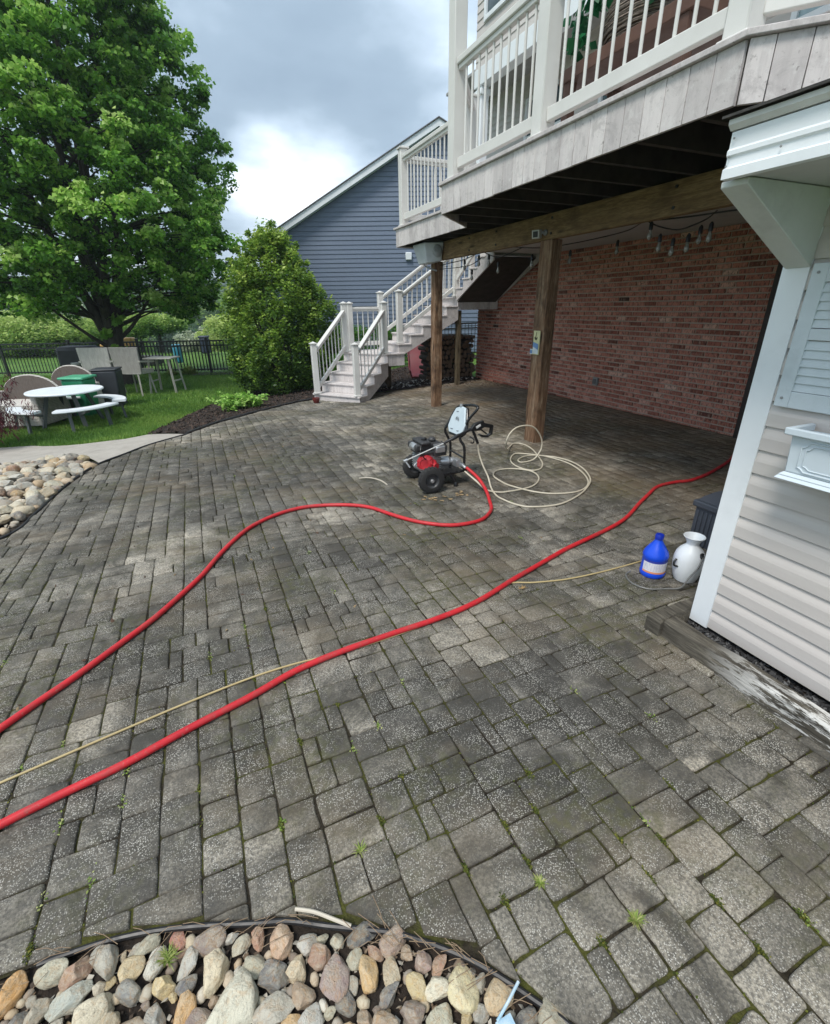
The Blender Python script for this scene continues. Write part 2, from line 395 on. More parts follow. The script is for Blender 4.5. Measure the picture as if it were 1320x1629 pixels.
def build_pavers():
    rr = random.Random(6); b = MB(); cnt = 0
    if True:
        for (X, Y, W, D) in layout():
            hh = 2
            cx, cy = X+W/2, Y+D/2
            ins = in_poly(cx, cy, PATIO)
            near = cy < 3.2
            gap = rr.uniform(.0010, .0042); ja = rr.gauss(0, .017 if near else .012)
            a, d_ = W/2-gap, D/2-gap; r = min(a, d_)*rr.uniform(.06, .24)
            corners = [(-a, -d_), (a, -d_), (a, d_), (-a, d_)]; poly = []
            for k in range(4):
                px_, py_ = corners[k]; ppx, ppy = corners[k-1]; nx_, ny_ = corners[(k+1) % 4]
                u = ((ppx-px_), (ppy-py_)); lu = math.hypot(*u); w_ = ((nx_-px_), (ny_-py_)); lw = math.hypot(*w_)
                rk = r*rr.uniform(.5, 1.4)
                poly.append((px_+u[0]/lu*rk, py_+u[1]/lu*rk)); poly.append((px_+(u[0]/lu+w_[0]/lw)*rk*.28, py_+(u[1]/lu+w_[1]/lw)*rk*.28)); poly.append((px_+w_[0]/lw*rk, py_+w_[1]/lw*rk))
                m0 = ((px_+nx_)/2, (py_+ny_)/2)
                poly.append((m0[0]+rr.gauss(0, .0017), m0[1]+rr.gauss(0, .0017)))
            ca, sa = cos(ja), sin(ja)
            poly = [(cx+px_*ca-py_*sa+rr.gauss(0, .0006), cy+px_*sa+py_*ca+rr.gauss(0, .0006)) for px_, py_ in poly]
            for (p, q) in segs:
                ex, ey = q[0]-p[0], q[1]-p[1]; l2 = ex*ex+ey*ey; t = max(0, min(1, ((cx-p[0])*ex+(cy-p[1])*ey)/l2))
                if math.hypot(cx-p[0]-ex*t, cy-p[1]-ey*t) < max(W, D)*.75:
                    ln = math.sqrt(l2); n = (ey/ln, -ex/ln)         # polygon runs clockwise: inside is to the right
                    if len(poly) > 2: poly = clip_half(poly, (p[0]+n[0]*.006, p[1]+n[1]*.006), n)
                    ins = True
            if not ins or len(poly) < 3: continue
            ar = abs(sum(poly[k][0]*poly[(k+1) % len(poly)][1]-poly[(k+1) % len(poly)][0]*poly[k][1] for k in range(len(poly))))/2
            if ar < .0008: continue
            mx = sum(p[0] for p in poly)/len(poly); my = sum(p[1] for p in poly)/len(poly)
            base = .49+stain(mx, my)*1.15+rr.gauss(0, .09)+.28*mnoise.noise(Vector((mx*.9, my*.9, 1)))+.22*mnoise.noise(Vector((mx*2.6, my*2.6, 4)))
            if mx > 3.6: base += .05  # pavers under the deck coloured lighter, to offset the shade there
            b.tone = max(.03, min(.97, base))
            dz = rr.gauss(0, .0016); tx, ty = rr.gauss(0, .012), rr.gauss(0, .012); n = len(poly)
            lvls = ((1.0, -.024), (1.0, -.0065), (.955, -.0016), (.90, 0)) if near else ((1.0, -.02), (1.0, -.005), (.92, 0))
            vs = []
            CORN.append((X, Y, W, D))
            for s_, z_ in lvls:
                for p in poly:
                    x_, y_ = mx+(p[0]-mx)*s_, my+(p[1]-my)*s_
                    vs.append((x_, y_, g(x_, y_)+z_+dz+(x_-mx)*tx+(y_-my)*ty))
            fs = []
            for L_ in range(len(lvls)-1):
                for k in range(n): fs.append((L_*n+k, L_*n+(k+1) % n, (L_+1)*n+(k+1) % n, (L_+1)*n+k))
            fs.append(tuple((len(lvls)-1)*n+k for k in range(n)))
            b.add(vs, fs); cnt += 1
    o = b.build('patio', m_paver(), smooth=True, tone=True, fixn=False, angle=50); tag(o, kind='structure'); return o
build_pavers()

# ------------------------------------------------------------------ path, beds, edging
M_PATH = plain('path_concrete', (.42, .385, .34), (.34, .31, .27), 6, .85, .4, 80, dirt=.35)
PATHP = [(-.30, 7.17), (-.75, 6.72), (-1.0, 6.35), (-1.2, 6.05), (-1.35, 6.4), (-1.7, 6.78), (-2.2, 6.95), (-2.9, 7.1), (-4.2, 7.3), (-5.2, 7.5), (-5.2, 9.6), (-3.9, 9.3), (-3.0, 9.04), (-2.6, 8.95), (-1.78, 8.2), (-1.13, 7.72), (-.86, 7.78), (-.55, 7.45)]
tag(drape('path', PATHP, -.004, M_PATH, .3), kind='structure')
M_MULCH = plain('mulch', (.035, .022, .016), (.012, .008, .006), 30, .95, 1.0, 90)
MULCH = [(-.29, 7.19), (.06, 7.77), (.42, 8.18), (.69, 8.51), (1.2, 9.03), (1.75, 9.40), (2.4, 9.52), (3.3, 9.47), (4.5, 9.47), (6.0, 9.72), (6.0, 10.6), (7.5, 12), (6.5, 13.4), (4.6, 12.6), (3.4, 13.2), (2.3, 13.5), (1.1, 13.0), (.35, 12.1), (.05, 11.3), (-.35, 10.2), (-.65, 9.1), (-.8, 8.2), (-.86, 7.8), (-.55, 7.46)]
tag(drape('mulch_bed', MULCH, .004, M_MULCH, .12, .02, 3), kind='structure')
M_EDGE = plain('black_edging', (.02, .02, .022), rough=.45)
def edging(pts, r, label):
    b = MB(); b.tube(smooth_path([(x, y, g(x, y)+z) for x, y, z in pts], 5), r, 8)
    return tag(b.build('bed_edging', M_EDGE, smooth=True), label, 'edging')
edging([(x, y-.004, -.004) for x, y in PATIO[3:17]], .008, 'black plastic edging strip between pavers and the stones in front')
edging([(x-.012, y+.004, .0) for x, y in PATIO[21:29]], .011, 'black plastic edging strip beside the stone bed at the left')
edging([(x-.015, y+.02, .01) for x, y in PATIO[28:35]], .02, 'black edging strip holding back the mulch bed')
M_SOIL = plain('bed_soil', (.04, .028, .02), (.014, .011, .009), 25, .95, .9, 110)
BEDF = [(x, y+.03) for x, y in PATIO[2:20]][::-1] + [(.62, -.8), (-3.3, -.8)]
tag(drape('rock_bed_soil', BEDF, -.025, M_SOIL, .15, .01, 5), kind='structure')
BEDL = [(-1.15, 5.99), (-1.33, 5.25), (-1.40, 4.62), (-1.53, 4.11), (-2.25, 3.76), (-2.8, 3.5), (-3.8, 4.2), (-4.3, 6.2), (-4.2, 7.2), (-2.9, 7.05), (-2.2, 6.9), (-1.7, 6.74), (-1.35, 6.35)]
tag(drape('rock_bed_soil', BEDL, -.022, M_SOIL, .2, .01, 6), kind='structure')

# ------------------------------------------------------------------ rocks
def m_rock():
    t = NT('river_rock'); v = t.coord(); oi = t.n('ShaderNodeObjectInfo')
    c = oi.outputs['Color']
    pos = t.n('ShaderNodeVectorMath', operation='ADD'); t.l(v, pos.inputs[0]); t.l(oi.outputs['Location'], pos.inputs[1]); p = pos.outputs[0]
    c0 = t.mix(t.rng(t.noise(p, 1.3, 5, .65), .38, .62, 0, .45), c, (.66, .61, .48))
    c1 = t.mix(t.rng(t.noise(p, 1.9, 7, .74, 1.2), .50, .62, 0, .7), c0, t.mix(.5, c, (.50, .27, .09)))
    c1 = t.mix(t.rng(t.noise(p, 4.5, 7, .78, .6), .53, .66, 0, .6), c1, (.16, .125, .09)); c1 = t.mix(t.rng(t.noise(p, 28, 4, .7), .55, .7, 0, .35), c1, (.12, .10, .08))
    c1 = t.mix(t.rng(t.noise(p, 45, 3), .58, .75, 0, .4), c1, (.7, .66, .56))
    t.set(c1, .72, spec=.35); t.bump(t.math('ADD', t.noise(p, 11, 7, .7), t.math('MULTIPLY', t.noise(p, 3.2, 6, .65, .7), 2.2)), .75, .006); return t.m
M_ROCK = m_rock()
def rock_mesh(seed, flat=.6, ang=.5, el=1.3):
    rr = random.Random(seed); bm = bmesh.new(); bmesh.ops.create_icosphere(bm, subdivisions=4, radius=1)
    planes = [(Vector((rr.gauss(0, 1), rr.gauss(0, 1), rr.gauss(0, .8))).normalized(), rr.uniform(.55, .84)) for _ in range(int(9+ang*10))]
    for v in bm.verts:
        p = v.co.copy()
        for n, d in planes:
            k = p.dot(n)-d
            if k > 0: p -= n*k*(.72+.26*ang)
        q = v.co.normalized(); p *= 1+.14*mnoise.noise(q*1.3+Vector((seed, 0, 0)))+.05*mnoise.noise(q*3.5+Vector((0, seed, 0)))+.02*mnoise.noise(q*9)
        v.co = Vector((p.x*el, p.y, p.z*flat))
    me = bpy.data.meshes.new('river_rock'); bm.to_mesh(me); bm.free(); me.polygons.foreach_set('use_smooth', [True]*len(me.polygons)); me.materials.append(M_ROCK); return me
ROCKM = [rock_mesh(31+i, .55+.3*((i*37) % 10)/10, (i % 4)/3, 1.0+.25*((i*53) % 10)/10) for i in range(12)]
RC = [(.46, .38, .26), (.52, .48, .37), (.36, .34, .29), (.54, .53, .48), (.30, .22, .155), (.44, .29, .14), (.26, .20, .175), (.30, .30, .285), (.46, .45, .41), (.48, .38, .20), (.31, .18, .125), (.13, .13, .135), (.44, .42, .32), (.50, .45, .36)]
def rock(x, y, r, mi, col, rz, tilt=0, lift=.35, sc=(1, 1, 1), name='river_rock'):
    o = bpy.data.objects.new(name, ROCKM[mi % len(ROCKM)]); COL.objects.link(o)
    o.location = (x, y, g(x, y)-.02+r*lift); o.rotation_euler = (tilt, tilt*.6, rz); o.scale = (r*sc[0], r*sc[1], r*sc[2]); o.color = (*[min(.8, q*1.22) for q in col], 1); return o
placed = []
special = [
    (-.318, .905, .034, 3, (.42, .17, .13), 1.9, (1, .8, .7), 'pinkish red wedge of stone leaning against the patio edging'),
    (-.185, .700, .078, 6, (.47, .45, .36), .6, (1, .95, .9), 'largest pale rough boulder in the front stone bed'),
    (-.232, .800, .062, 2, (.55, .47, .33), 1.3, (1, .75, .85), 'cream stone with a tan side above the largest pale boulder'),
    (.135, .712, .046, 3, (.045, .05, .06), .1, (1.1, .8, .9), 'near black slate stone touching the pavers'),
    (.048, .655, .056, 0, (.25, .185, .17), 1.5, (1, .8, .8), 'mauve brown smooth stone under the pale stick'),
    (.128, .628, .046, 5, (.5, .33, .15), 1.4, (1, .75, .9), 'tan orange tall stone between the mauve stone and the flat brown one'),
    (.215, .668, .043, 8, (.29, .21, .17), .4, (1.1, .9, .6), 'flat chocolate brown stone at the paver edge'),
    (-.058, .785, .050, 10, (.42, .28, .19), 1.5, (1.1, .8, .9), 'upright tan stone slab at the left end of the stick'),
    (-.118, .825, .040, 7, (.40, .22, .15), 1.5, (1, .7, .9), 'terracotta coloured slab beside the upright tan one'),
    (-.002, .755, .036, 4, (.42, .40, .36), .3, (1, .9, .9), 'small light grey round stone just below the stick'),
    (.330, .500, .056, 9, (.55, .48, .29), 1.2, (1, .8, .9), 'yellowish egg shaped stone in the right half of the front bed'),
    (.402, .455, .048, 3, (.48, .36, .22), .2, (1, .95, .95), 'tan triangular stone at the right of the yellowish egg shaped one'),
    (-.505, .830, .062, 1, (.52, .46, .34), .3, (1.1, .8, .8), 'large smooth cream stone near the lower left corner'),
    (-.700, .955, .048, 5, (.5, .26, .08), 1.0, (1.1, .8, .9), 'rusty orange stone at the left end of the front bed'),
    (-.560, .880, .05, 11, (.35, .37, .33), .4, (1.2, .8, .5), 'flat greenish grey stone beside the large smooth cream one'),
    (-.30, .745, .045, 6, (.5, .3, .13), 1.2, (1.1, .8, .9), 'brown orange stone left of the largest pale boulder'),
    (-.225, .62, .06, 2, (.17, .175, .19), .7, (1.2, .9, .7), 'bluish grey speckled stone at the bottom of the frame'),
    (.262, .595, .038, 1, (.33, .23, .2), 1.3, (1, .8, .9), 'dull pink stone right of the flat brown one'),
    (-.372, .875, .040, 5, (.52, .5, .43), .9, (1, .8, .9), 'off white stone beside the small grass clump in the front bed'),
    (-.43, .89, .036, 9, (.50, .40, .24), .5, (1, .9, .9), 'light tan rounded stone second from the left along the edging'),
]
for x, y, r, mi, c, rz, sc, lab in special:
    tag(rock(x, y, r*.88, mi, tuple(q*1.15 for q in c), rz, .15, .30, sc), lab, 'stone', 'stones in the front rock bed'); placed.append((x, y, r*.85))
GRAV = []
RCN = ['tan', 'cream', 'drab', 'whitish', 'brown', 'orange', 'mauve', 'grey', 'silvery', 'yellow', 'russet', 'charcoal', 'olive', 'beige']
SHN = ['blunt', 'rounded', 'flattened', 'angular', 'smooth', 'chipped', 'pointed', 'oval', 'lumpy', 'faceted', 'knobbly', 'broad']
USED = set()
LASTLOC = []
def fill(poly, radii, tries, seed, group, place, lift, cap, gain):
    LASTLOC.clear()
    rr = random.Random(seed); xs_ = [p[0] for p in poly]; ys_ = [p[1] for p in poly]; k = 0; loc = [(a, b_, q, None) for a, b_, q in placed]
    for ri, rad in enumerate(radii):
        for _ in range(tries):
            if k >= cap: return
            x, y = rr.uniform(min(xs_), max(xs_)), rr.uniform(min(ys_), max(ys_)); r = rad*rr.uniform(.8, 1.2)
            if not in_poly(x, y, poly): continue
            if any((x-a)**2+(y-b_)**2 < (.71*(r+q))**2 for a, b_, q, _n in loc): continue
            k += 1; ci = rr.randrange(len(RC)); c = RC[ci]; j = rr.uniform(.62, 1.12)*gain; mi = rr.randrange(12)
            big = min((l for l in loc if l[3]), key=lambda l: (l[0]-x)**2+(l[1]-y)**2, default=None)
            sz = ('large', 'large', 'medium', 'small', 'tiny', 'tiny')[ri]
            lab = '%s %s %s stone in the %s' % (sz, SHN[mi], RCN[ci], place(x, y))
            if big: lab += ' beside a %s one' % big[3]
            if lab in USED: lab = lab.replace(' stone in', ' stone half sunk in' if (lab.replace(' stone in', ' stone half sunk in') not in USED) else ' stone wedged in')
            USED.add(lab); loc.append((x, y, r, RCN[ci])); LASTLOC.append((x, y, r))
            tag(rock(x, y, r*1.06, mi, tuple(q*j for q in c), rr.uniform(0, 6.3), rr.uniform(-.4, .4), lift, (1, rr.uniform(.7, .95), rr.uniform(.7, 1.1))), lab, 'stone', group)
def place_front(x, y): return 'front bed '+('left end' if x < -.45 else 'left middle' if x < -.15 else 'centre' if x < .12 else 'right middle' if x < .33 else 'right end')
def place_left(x, y): return 'left bed '+('near end' if y < 4.9 else 'middle' if y < 5.7 else 'far side')
BF2 = [(x, y-.03) for x, y in PATIO[3:18]][::-1] + [(.6, .05), (-1.2, .05)]
BFV = [(x, y) for x, y in BF2 if y > .3] + [(.52, .26), (-.2, .50), (-.85, .78)]
fill(BFV, (.04, .034, .028, .022, .017, .013), 1600, 3, 'smaller stones in the front rock bed', place_front, .35, 150, 1.15)
BLV = [(-1.25, 5.95), (-1.42, 5.25), (-1.5, 4.62), (-1.62, 4.2), (-2.0, 4.0), (-2.9, 5.6), (-2.8, 6.9), (-2.2, 6.82), (-1.72, 6.66), (-1.38, 6.28)]
FRONT = list(LASTLOC); placed = []
fill(BLV, (.075, .058, .046, .036, .028), 900, 8, 'stones in the rock bed at the left', place_left, .45, 125, .82)
def stone_stuff(name, poly, radii, tries, seed, loc, hole=None):
    rr = random.Random(seed); base = []
    for q in range(4):
        bm = bmesh.new(); bmesh.ops.create_icosphere(bm, subdivisions=2, radius=1)
        for v in bm.verts: v.co *= 1+.25*mnoise.noise(v.co*1.4+Vector((q*3, 0, 0)))
        base.append(([v.co.copy() for v in bm.verts], [tuple(v.index for v in f.verts) for f in bm.faces])); bm.free()
    grid = {}
    def near(x, y): return [l for a in (-1, 0, 1) for c in (-1, 0, 1) for l in grid.get((int(x/.2)+a, int(y/.2)+c), ())]
    for l in loc: grid.setdefault((int(l[0]/.2), int(l[1]/.2)), []).append(l)
    xs_ = [p[0] for p in poly]; ys_ = [p[1] for p in poly]; b = MB()
    for rad in radii:
        for _ in range(tries):
            x, y = rr.uniform(min(xs_), max(xs_)), rr.uniform(min(ys_), max(ys_)); r = rad*rr.uniform(.8, 1.2)
            if not in_poly(x, y, poly) or any((x-a)**2+(y-c)**2 < (.70*(r+q))**2 for a, c, q in near(x, y)): continue
            grid.setdefault((int(x/.2), int(y/.2)), []).append((x, y, r)); vs, fs = base[rr.randrange(4)]; b.tone = rr.random()
            m = Matrix.Rotation(rr.uniform(0, 6.3), 3, 'Z') @ Matrix.Diagonal((r*1.15, r*.85, r*.7)); c = Vector((x, y, g(x, y)-.02+r*.3)); b.add([c+m @ v for v in vs], fs)
    return tag(b.build(name, M_STN, smooth=True, tone=True, fixn=False, angle=80), kind='stuff')
def m_stn():
    t = NT('small_stones'); v = t.coord(); c = t.ramp(t.attr('tone'), [(0, (.17, .12, .09)), (.25, (.38, .34, .28)), (.5, (.55, .50, .38)), (.75, (.42, .30, .18)), (1, (.62, .60, .52))])
    c = t.mix(t.rng(t.noise(v, 40, 6, .7, 1), .5, .62, 0, .6), c, (.30, .2, .11)); t.set(c, .75); t.bump(t.noise(v, 120, 5, .7), .7, .004); return t.m
M_STN = m_stn()
def scatter_chips(name, poly, n, size, mat, zoff, seed, tone=True, kind='stuff', height=None):
    r = np.random.default_rng(seed); P = []; xs_ = [p[0] for p in poly]; ys_ = [p[1] for p in poly]
    while len(P) < n:
        x, y = r.uniform(min(xs_), max(xs_)), r.uniform(min(ys_), max(ys_))
        if in_poly(x, y, poly): P.append((x, y, g(x, y)+zoff+(r.uniform(0, height) if height else 0)))
    P = np.array(P); s = size*r.uniform(.5, 1.5, n); a = r.uniform(0, 2*pi, n); tl = r.normal(0, .5, (n, 2))
    u = np.stack([np.cos(a), np.sin(a), tl[:, 0]], 1); v = np.stack([-np.sin(a), np.cos(a), tl[:, 1]], 1)
    asp = r.uniform(.25, .8, n)
    wv = np.cross(u, v)
    V = np.zeros((n, 6, 3)); U = u*s[:, None]; W_ = v*(s*asp)[:, None]; Z = wv*(s*.35)[:, None]
    V[:, 0] = P-U; V[:, 1] = P-W_; V[:, 2] = P+U; V[:, 3] = P+W_; V[:, 4] = P+Z; V[:, 5] = P-Z
    F = np.array([0, 1, 4, 1, 2, 4, 2, 3, 4, 3, 0, 4])
    F = (np.arange(n)[:, None]*6+F[None]).ravel()
    o = raw_mesh(name, V.reshape(-1, 3), F, 3, mat, tone=np.repeat(r.uniform(0, 1, n), 6)); o['kind'] = kind; return o
def m_tone(name, stops, rough=.8, spec=.3):
    t = NT(name); t.set(t.ramp(t.attr('tone'), stops), rough, spec=spec); return t.m
M_GRAV = m_tone('gravel_mix', [(0, (.06, .045, .035)), (.4, (.2, .14, .09)), (.7, (.32, .28, .22)), (1, (.45, .42, .36))])
stone_stuff('small_stones', BFV, (.022, .016, .012), 1500, 41, FRONT+[(q[0], q[1], q[2]*.8) for q in special])
stone_stuff('small_stones', [(.56, .2), (.56, -.7), (-2.9, -.7), (-2.9, 1.2), (-2.3, 1.2), (-1.5, .98), (-.92, .95)], (.05, .038, .028), 2600, 42, FRONT+[(q[0], q[1], q[2]*.8) for q in special])
stone_stuff('small_stones', [(-1.25, 5.95), (-1.42, 5.25), (-1.5, 4.62), (-1.62, 4.2), (-2.3, 3.85), (-2.8, 3.6), (-3.75, 4.3), (-4.2, 6.2), (-4.1, 7.1), (-2.9, 6.95), (-2.2, 6.82), (-1.72, 6.66), (-1.38, 6.28)], (.07, .05, .036, .028), 2500, 43, LASTLOC)
scatter_chips('pea_gravel', BF2, 2600, .0085, M_GRAV, -.018, 2)
scatter_chips('pea_gravel', BLV, 1500, .02, M_GRAV, -.012, 4)
M_CHIP = m_tone('mulch_chips', [(0, (.008, .006, .005)), (.6, (.035, .022, .016)), (1, (.09, .06, .045))])
scatter_chips('mulch_chips', MULCH, 9000, .022, M_CHIP, .012, 5)
GR2 = [(1.95, 1.30), (2.14, 1.30), (2.14, .1), (1.95, .1)]
tag(drape('gravel_strip', GR2, .022, M_SOIL, .1), kind='structure')
M_DG = m_tone('dark_gravel', [(0, (.012, .012, .013)), (.7, (.05, .05, .052)), (1, (.13, .13, .13))])
scatter_chips('dark_gravel', GR2, 1800, .013, M_DG, .03, 6)
scatter_chips('white_pebbles', [(3.3, 9.55), (6.0, 9.8), (6.0, 9.95), (4.8, 10.5), (3.4, 9.9)], 110, .03, m_tone('pale_pebbles', [(0, (.3, .28, .25)), (1, (.75, .73, .7))]), .02, 9)
def debris(poly, n, size, mat, seed, name):
    return scatter_chips(name, poly, n, size, mat, .002, seed)
M_DEB = m_tone('litter', [(0, (.02, .012, .01)), (.6, (.10, .06, .04)), (1, (.3, .22, .12))])
debris([(4.6, 9.3), (6.0, 9.6), (6.0, 8.2), (5.6, 8.6)], 260, .016, M_DEB, 10, 'leaf_litter')
debris([(-1.2, 2.0), (2.0, 2.0), (3.2, 6.0), (0, 7.5), (-1.0, 5.8)], 160, .010, M_DEB, 12, 'leaf_litter')

# ------------------------------------------------------------------ building materials
M_VINYL = plain('white_vinyl', (.68, .67, .64), (.61, .60, .57), 3, .42, .04, 30, dirt=.12)
M_TRIM = plain('white_trim', (.78, .81, .83), (.72, .755, .78), 2.5, .4, .05, 20, dirt=.16)
M_SHADEBR = plain('painted_panel', (.62, .645, .63), (.53, .555, .54), 3, .55, .1, 40, dirt=.4)
def m_siding(name, a, b_):
    t = NT(name); v = t.coord((1, 1, 1)); f = t.noise(t.coord((3, .6, 12)), 3, 5, .6)
    c = t.mix(t.rng(f, .35, .65), a, b_); c = t.mix(t.rng(t.noise(v, 1.4, 4), .5, .75, 0, .25), c, tuple(x*.72 for x in a))
    t.set(c, .5, spec=.4); t.bump(t.noise(t.coord((1, .12, 14)), 30, 3), .12, .002); return t.m
M_SID = m_siding('beige_siding', (.56, .525, .495), (.52, .485, .46))
M_BLUE = m_siding('blue_siding', (.155, .195, .265), (.135, .17, .24))
def m_comp():
    t = NT('composite_board'); v = t.coord(); tone = t.attr('tone')
    c = t.ramp(tone, [(0, (.47, .435, .425)), (1, (.68, .635, .615))])
    st = t.noise(t.coord((9, 9, 1.2)), 3, 6, .7); c = t.mix(t.rng(st, .45, .72, 0, .45), c, (.33, .30, .30))
    c = t.mix(t.rng(t.noise(v, 6, 7, .74, .8), .50, .62, 0, .45), c, (.30, .275, .27)); c = t.mix(t.rng(t.noise(v, 12, 6, .7), .55, .68, 0, .5), c, (.68, .66, .64)); c = t.mix(t.rng(t.noise(v, 34, 5, .75), .60, .68, 0, .6), c, (.17, .15, .14))
    t.set(c, .7, spec=.3); t.bump(t.noise(t.coord((40, 40, 3)), 4, 4), .2, .003); return t.m
M_COMP = m_comp()
def m_wood(name, a, b_, c_, ax='z', dark=.5, knots=True, sc=1.0):
    t = NT(name); s = {'z': (9, 9, .8), 'y': (9, .8, 9), 'x': (.8, 9, 9)}[ax]; v = t.coord(tuple(q*sc for q in s))
    gr = t.noise(v, 4, 7, .65, .8); col = t.ramp(gr, [(.3, b_), (.5, a), (.7, c_)])
    fine = t.noise(t.coord(tuple(q*6 for q in s)), 3, 3); col = t.mix(t.rng(fine, .4, .65, 0, .5), col, tuple(q*.5 for q in b_))
    if knots:
        k = t.voro(t.coord({'z': (5, 5, 1.6), 'y': (4, 1.3, 5), 'x': (1.6, 5, 5)}[ax]), 1.3); col = t.mix(t.rng(k, .05, .16, .85, 0), col, tuple(q*.25 for q in b_))
    bl = t.noise(t.coord(), 3, 5, .6); col = t.mix(t.rng(bl, .5, .7, 0, dark), col, tuple(q*.3 for q in b_))
    t.set(col, .72, spec=.3); t.bump(gr, .5, .006); return t.m
M_POST = m_wood('weathered_post', (.24, .135, .075), (.075, .042, .026), (.42, .31, .21), 'z', .85)
M_BEAM = m_wood('treated_beam', (.24, .155, .07), (.13, .08, .04), (.34, .24, .12), 'y', .55)
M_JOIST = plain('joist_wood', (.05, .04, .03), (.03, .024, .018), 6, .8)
def m_timber():
    t = NT('landscape_timber'); v = t.coord((9, .9, 9)); gr = t.noise(v, 5, 7, .7, .6)
    c = t.ramp(gr, [(.3, (.03, .027, .022)), (.5, (.11, .098, .078)), (.7, (.25, .225, .18))])
    y = t.n('ShaderNodeSeparateXYZ'); t.l(t.wpos(), y.inputs[0])
    c = t.mix(.25, c, (.03, .028, .025)); peel = t.math('MULTIPLY', t.rng(t.noise(t.coord((14, 2.2, 14)), 2.4, 6, .75), .48, .53), t.rng(y.outputs[1], 1.05, .75)); c = t.mix(peel, c, (.62, .61, .58))
    bare = t.math('MULTIPLY', t.rng(t.noise(t.coord((10, 1.5, 10)), 2.0, 5, .7), .5, .6), t.rng(y.outputs[1], 1.0, .6)); c = t.mix(t.math('MULTIPLY', bare, .8), c, (.03, .027, .024))
    t.set(c, .85, spec=.2); t.bump(gr, .9, .01); return t.m
M_TIMBER = m_timber()
M_BLACK = plain('black_plastic', (.015, .015, .016), rough=.4)
M_GREYP = plain('grey_plastic', (.30, .31, .31), rough=.5, dirt=.2)
M_GLASS = plain('window_glass', (.045, .07, .085), (.09, .13, .15), 1.2, .08, spec=.8)
M_CURT = plain('pale_glass', (.36, .47, .50), (.28, .40, .43), 1.5, .15, spec=.7)
def m_brick():
    t = NT('brick'); v = t.coord(); tone = t.attr('tone')
    c = t.ramp(tone, [(0, (.08, .04, .032)), (.2, (.30, .10, .068)), (.5, (.52, .20, .145)), (.8, (.64, .31, .235)), (1, (.72, .46, .36))])
    c = t.mix(t.rng(t.noise(t.coord((1, 1.6, .7)), 26, 5, .7, .4), .48, .62, 0, .85), c, (.08, .036, .03))
    c = t.mix(t.rng(t.noise(t.coord((1, 1, .4)), 34, 4, .7), .56, .7, 0, .6), c, (.66, .48, .39))
    t.set(c, .85, spec=.2); t.bump(t.noise(v, 60, 5, .7), .9, .008); return t.m
M_BRICK = m_brick(); M_MORTAR = plain('mortar', (.50, .40, .33), (.38, .29, .235), 9, .95, .5, 90)

# ------------------------------------------------------------------ the brick house behind the deck
WX = 6.03
house = thing('brick_house', (WX, 3, 0), 'red brick lower wall of the house under the deck with pale beige siding above it', 'house')
b = MB(); rr = random.Random(2); bh, bl = .0677, .198
for r in range(37):
    z0 = -.12+r*bh; off = (r % 2)*bl/2
    y = 3.66-off
    while y < 10.06:
        y0, y1 = max(3.66, y), min(10.06, y+bl-.013)
        if y1-y0 > .03:
            b.tone = max(0, min(1, rr.gauss(.52, .19)))
            px = WX-rr.uniform(.0, .006); j = lambda: rr.uniform(-.0015, .0015)
            vs = [(px+.0, y0+j()+.004, z0+.006), (px, y1+j()-.004, z0+.006), (px, y1+j()-.004, z0+bh-.016), (px, y0+j()+.004, z0+bh-.016),
                  (WX+.03, y0, z0+.001), (WX+.03, y1, z0+.001), (WX+.03, y1, z0+bh-.010), (WX+.03, y0, z0+bh-.010)]
            vs[0:4] = [(p[0]-.002*0, p[1], p[2]) for p in vs[0:4]]
            b.add(vs, [(0, 3, 2, 1), (0, 1, 5, 4), (1, 2, 6, 5), (2, 3, 7, 6), (3, 0, 4, 7)])
        y += bl
b.build('brick_wall', M_BRICK, house, tone=True, fixn=False)
b = MB(); b.box(WX+.010, WX+.3, 3.66, 10.05, -.4, 2.4); b.build('mortar', M_MORTAR, house)
b = MB(); b.box(WX+.02, WX+6, -4, 3.66, -.4, 2.4); b.box(WX+.302, WX+6, 3.661, 10.04, -.4, 2.39); b.build('lower_wall', plain('dark_wall', (.10, .055, .04), (.07, .04, .03)), house)
def lap_siding(b, x, y0, y1, z0, z1, exp=.1016, lip=.012, dutch=False):
    z = z0
    while z < z1-.005:
        zt = min(z+exp, z1)
        if dutch:
            pr = [(x-.012, z), (x-.0125, z+exp*.50), (x-.010, z+exp*.62), (x-.005, z+exp*.78), (x-.001, zt)]
        else: pr = [(x-lip, z), (x-.001, zt)]
        n = len(pr)
        vs = [(p, y0, q) for p, q in pr]+[(p, y1, q) for p, q in pr]+[(x+.01, y0, z), (x+.01, y1, z)]
        fs = [(k, k+1, n+k+1, n+k) for k in range(n-1)]+[(0, n, 2*n+1, 2*n)]
        b.add(vs, fs); z = zt
    b.box(x+.004, x+.03, y0, y1, z0, z1); return b
def opening(b, x, yr, zr, wins, exp=.1016, dutch=False):
    """siding with rectangular windows left out"""
    ys_ = sorted({yr[0], yr[1], *[w[0] for w in wins], *[w[1] for w in wins]})
    for a, c in zip(ys_[:-1], ys_[1:]):
        ws = sorted([w for w in wins if w[0] <= a+1e-6 and w[1] >= c-1e-6], key=lambda w: w[2]); z = zr[0]
        for w in ws: lap_siding(b, x, a, c, z, w[2], exp, dutch=dutch); z = w[3]
        lap_siding(b, x, a, c, z, zr[1], exp, dutch=dutch)
b = MB(); opening(b, WX, (-4, 10.05), (2.4, 5.3), [(7.62, 8.62, 3.75, 4.75), (3.0, 4.15, 4.1, 5.0), (5.0, 6.8, 2.72, 4.8)]); b.build('siding_wall', M_SID, house, fixn=False)
UX = 5.12
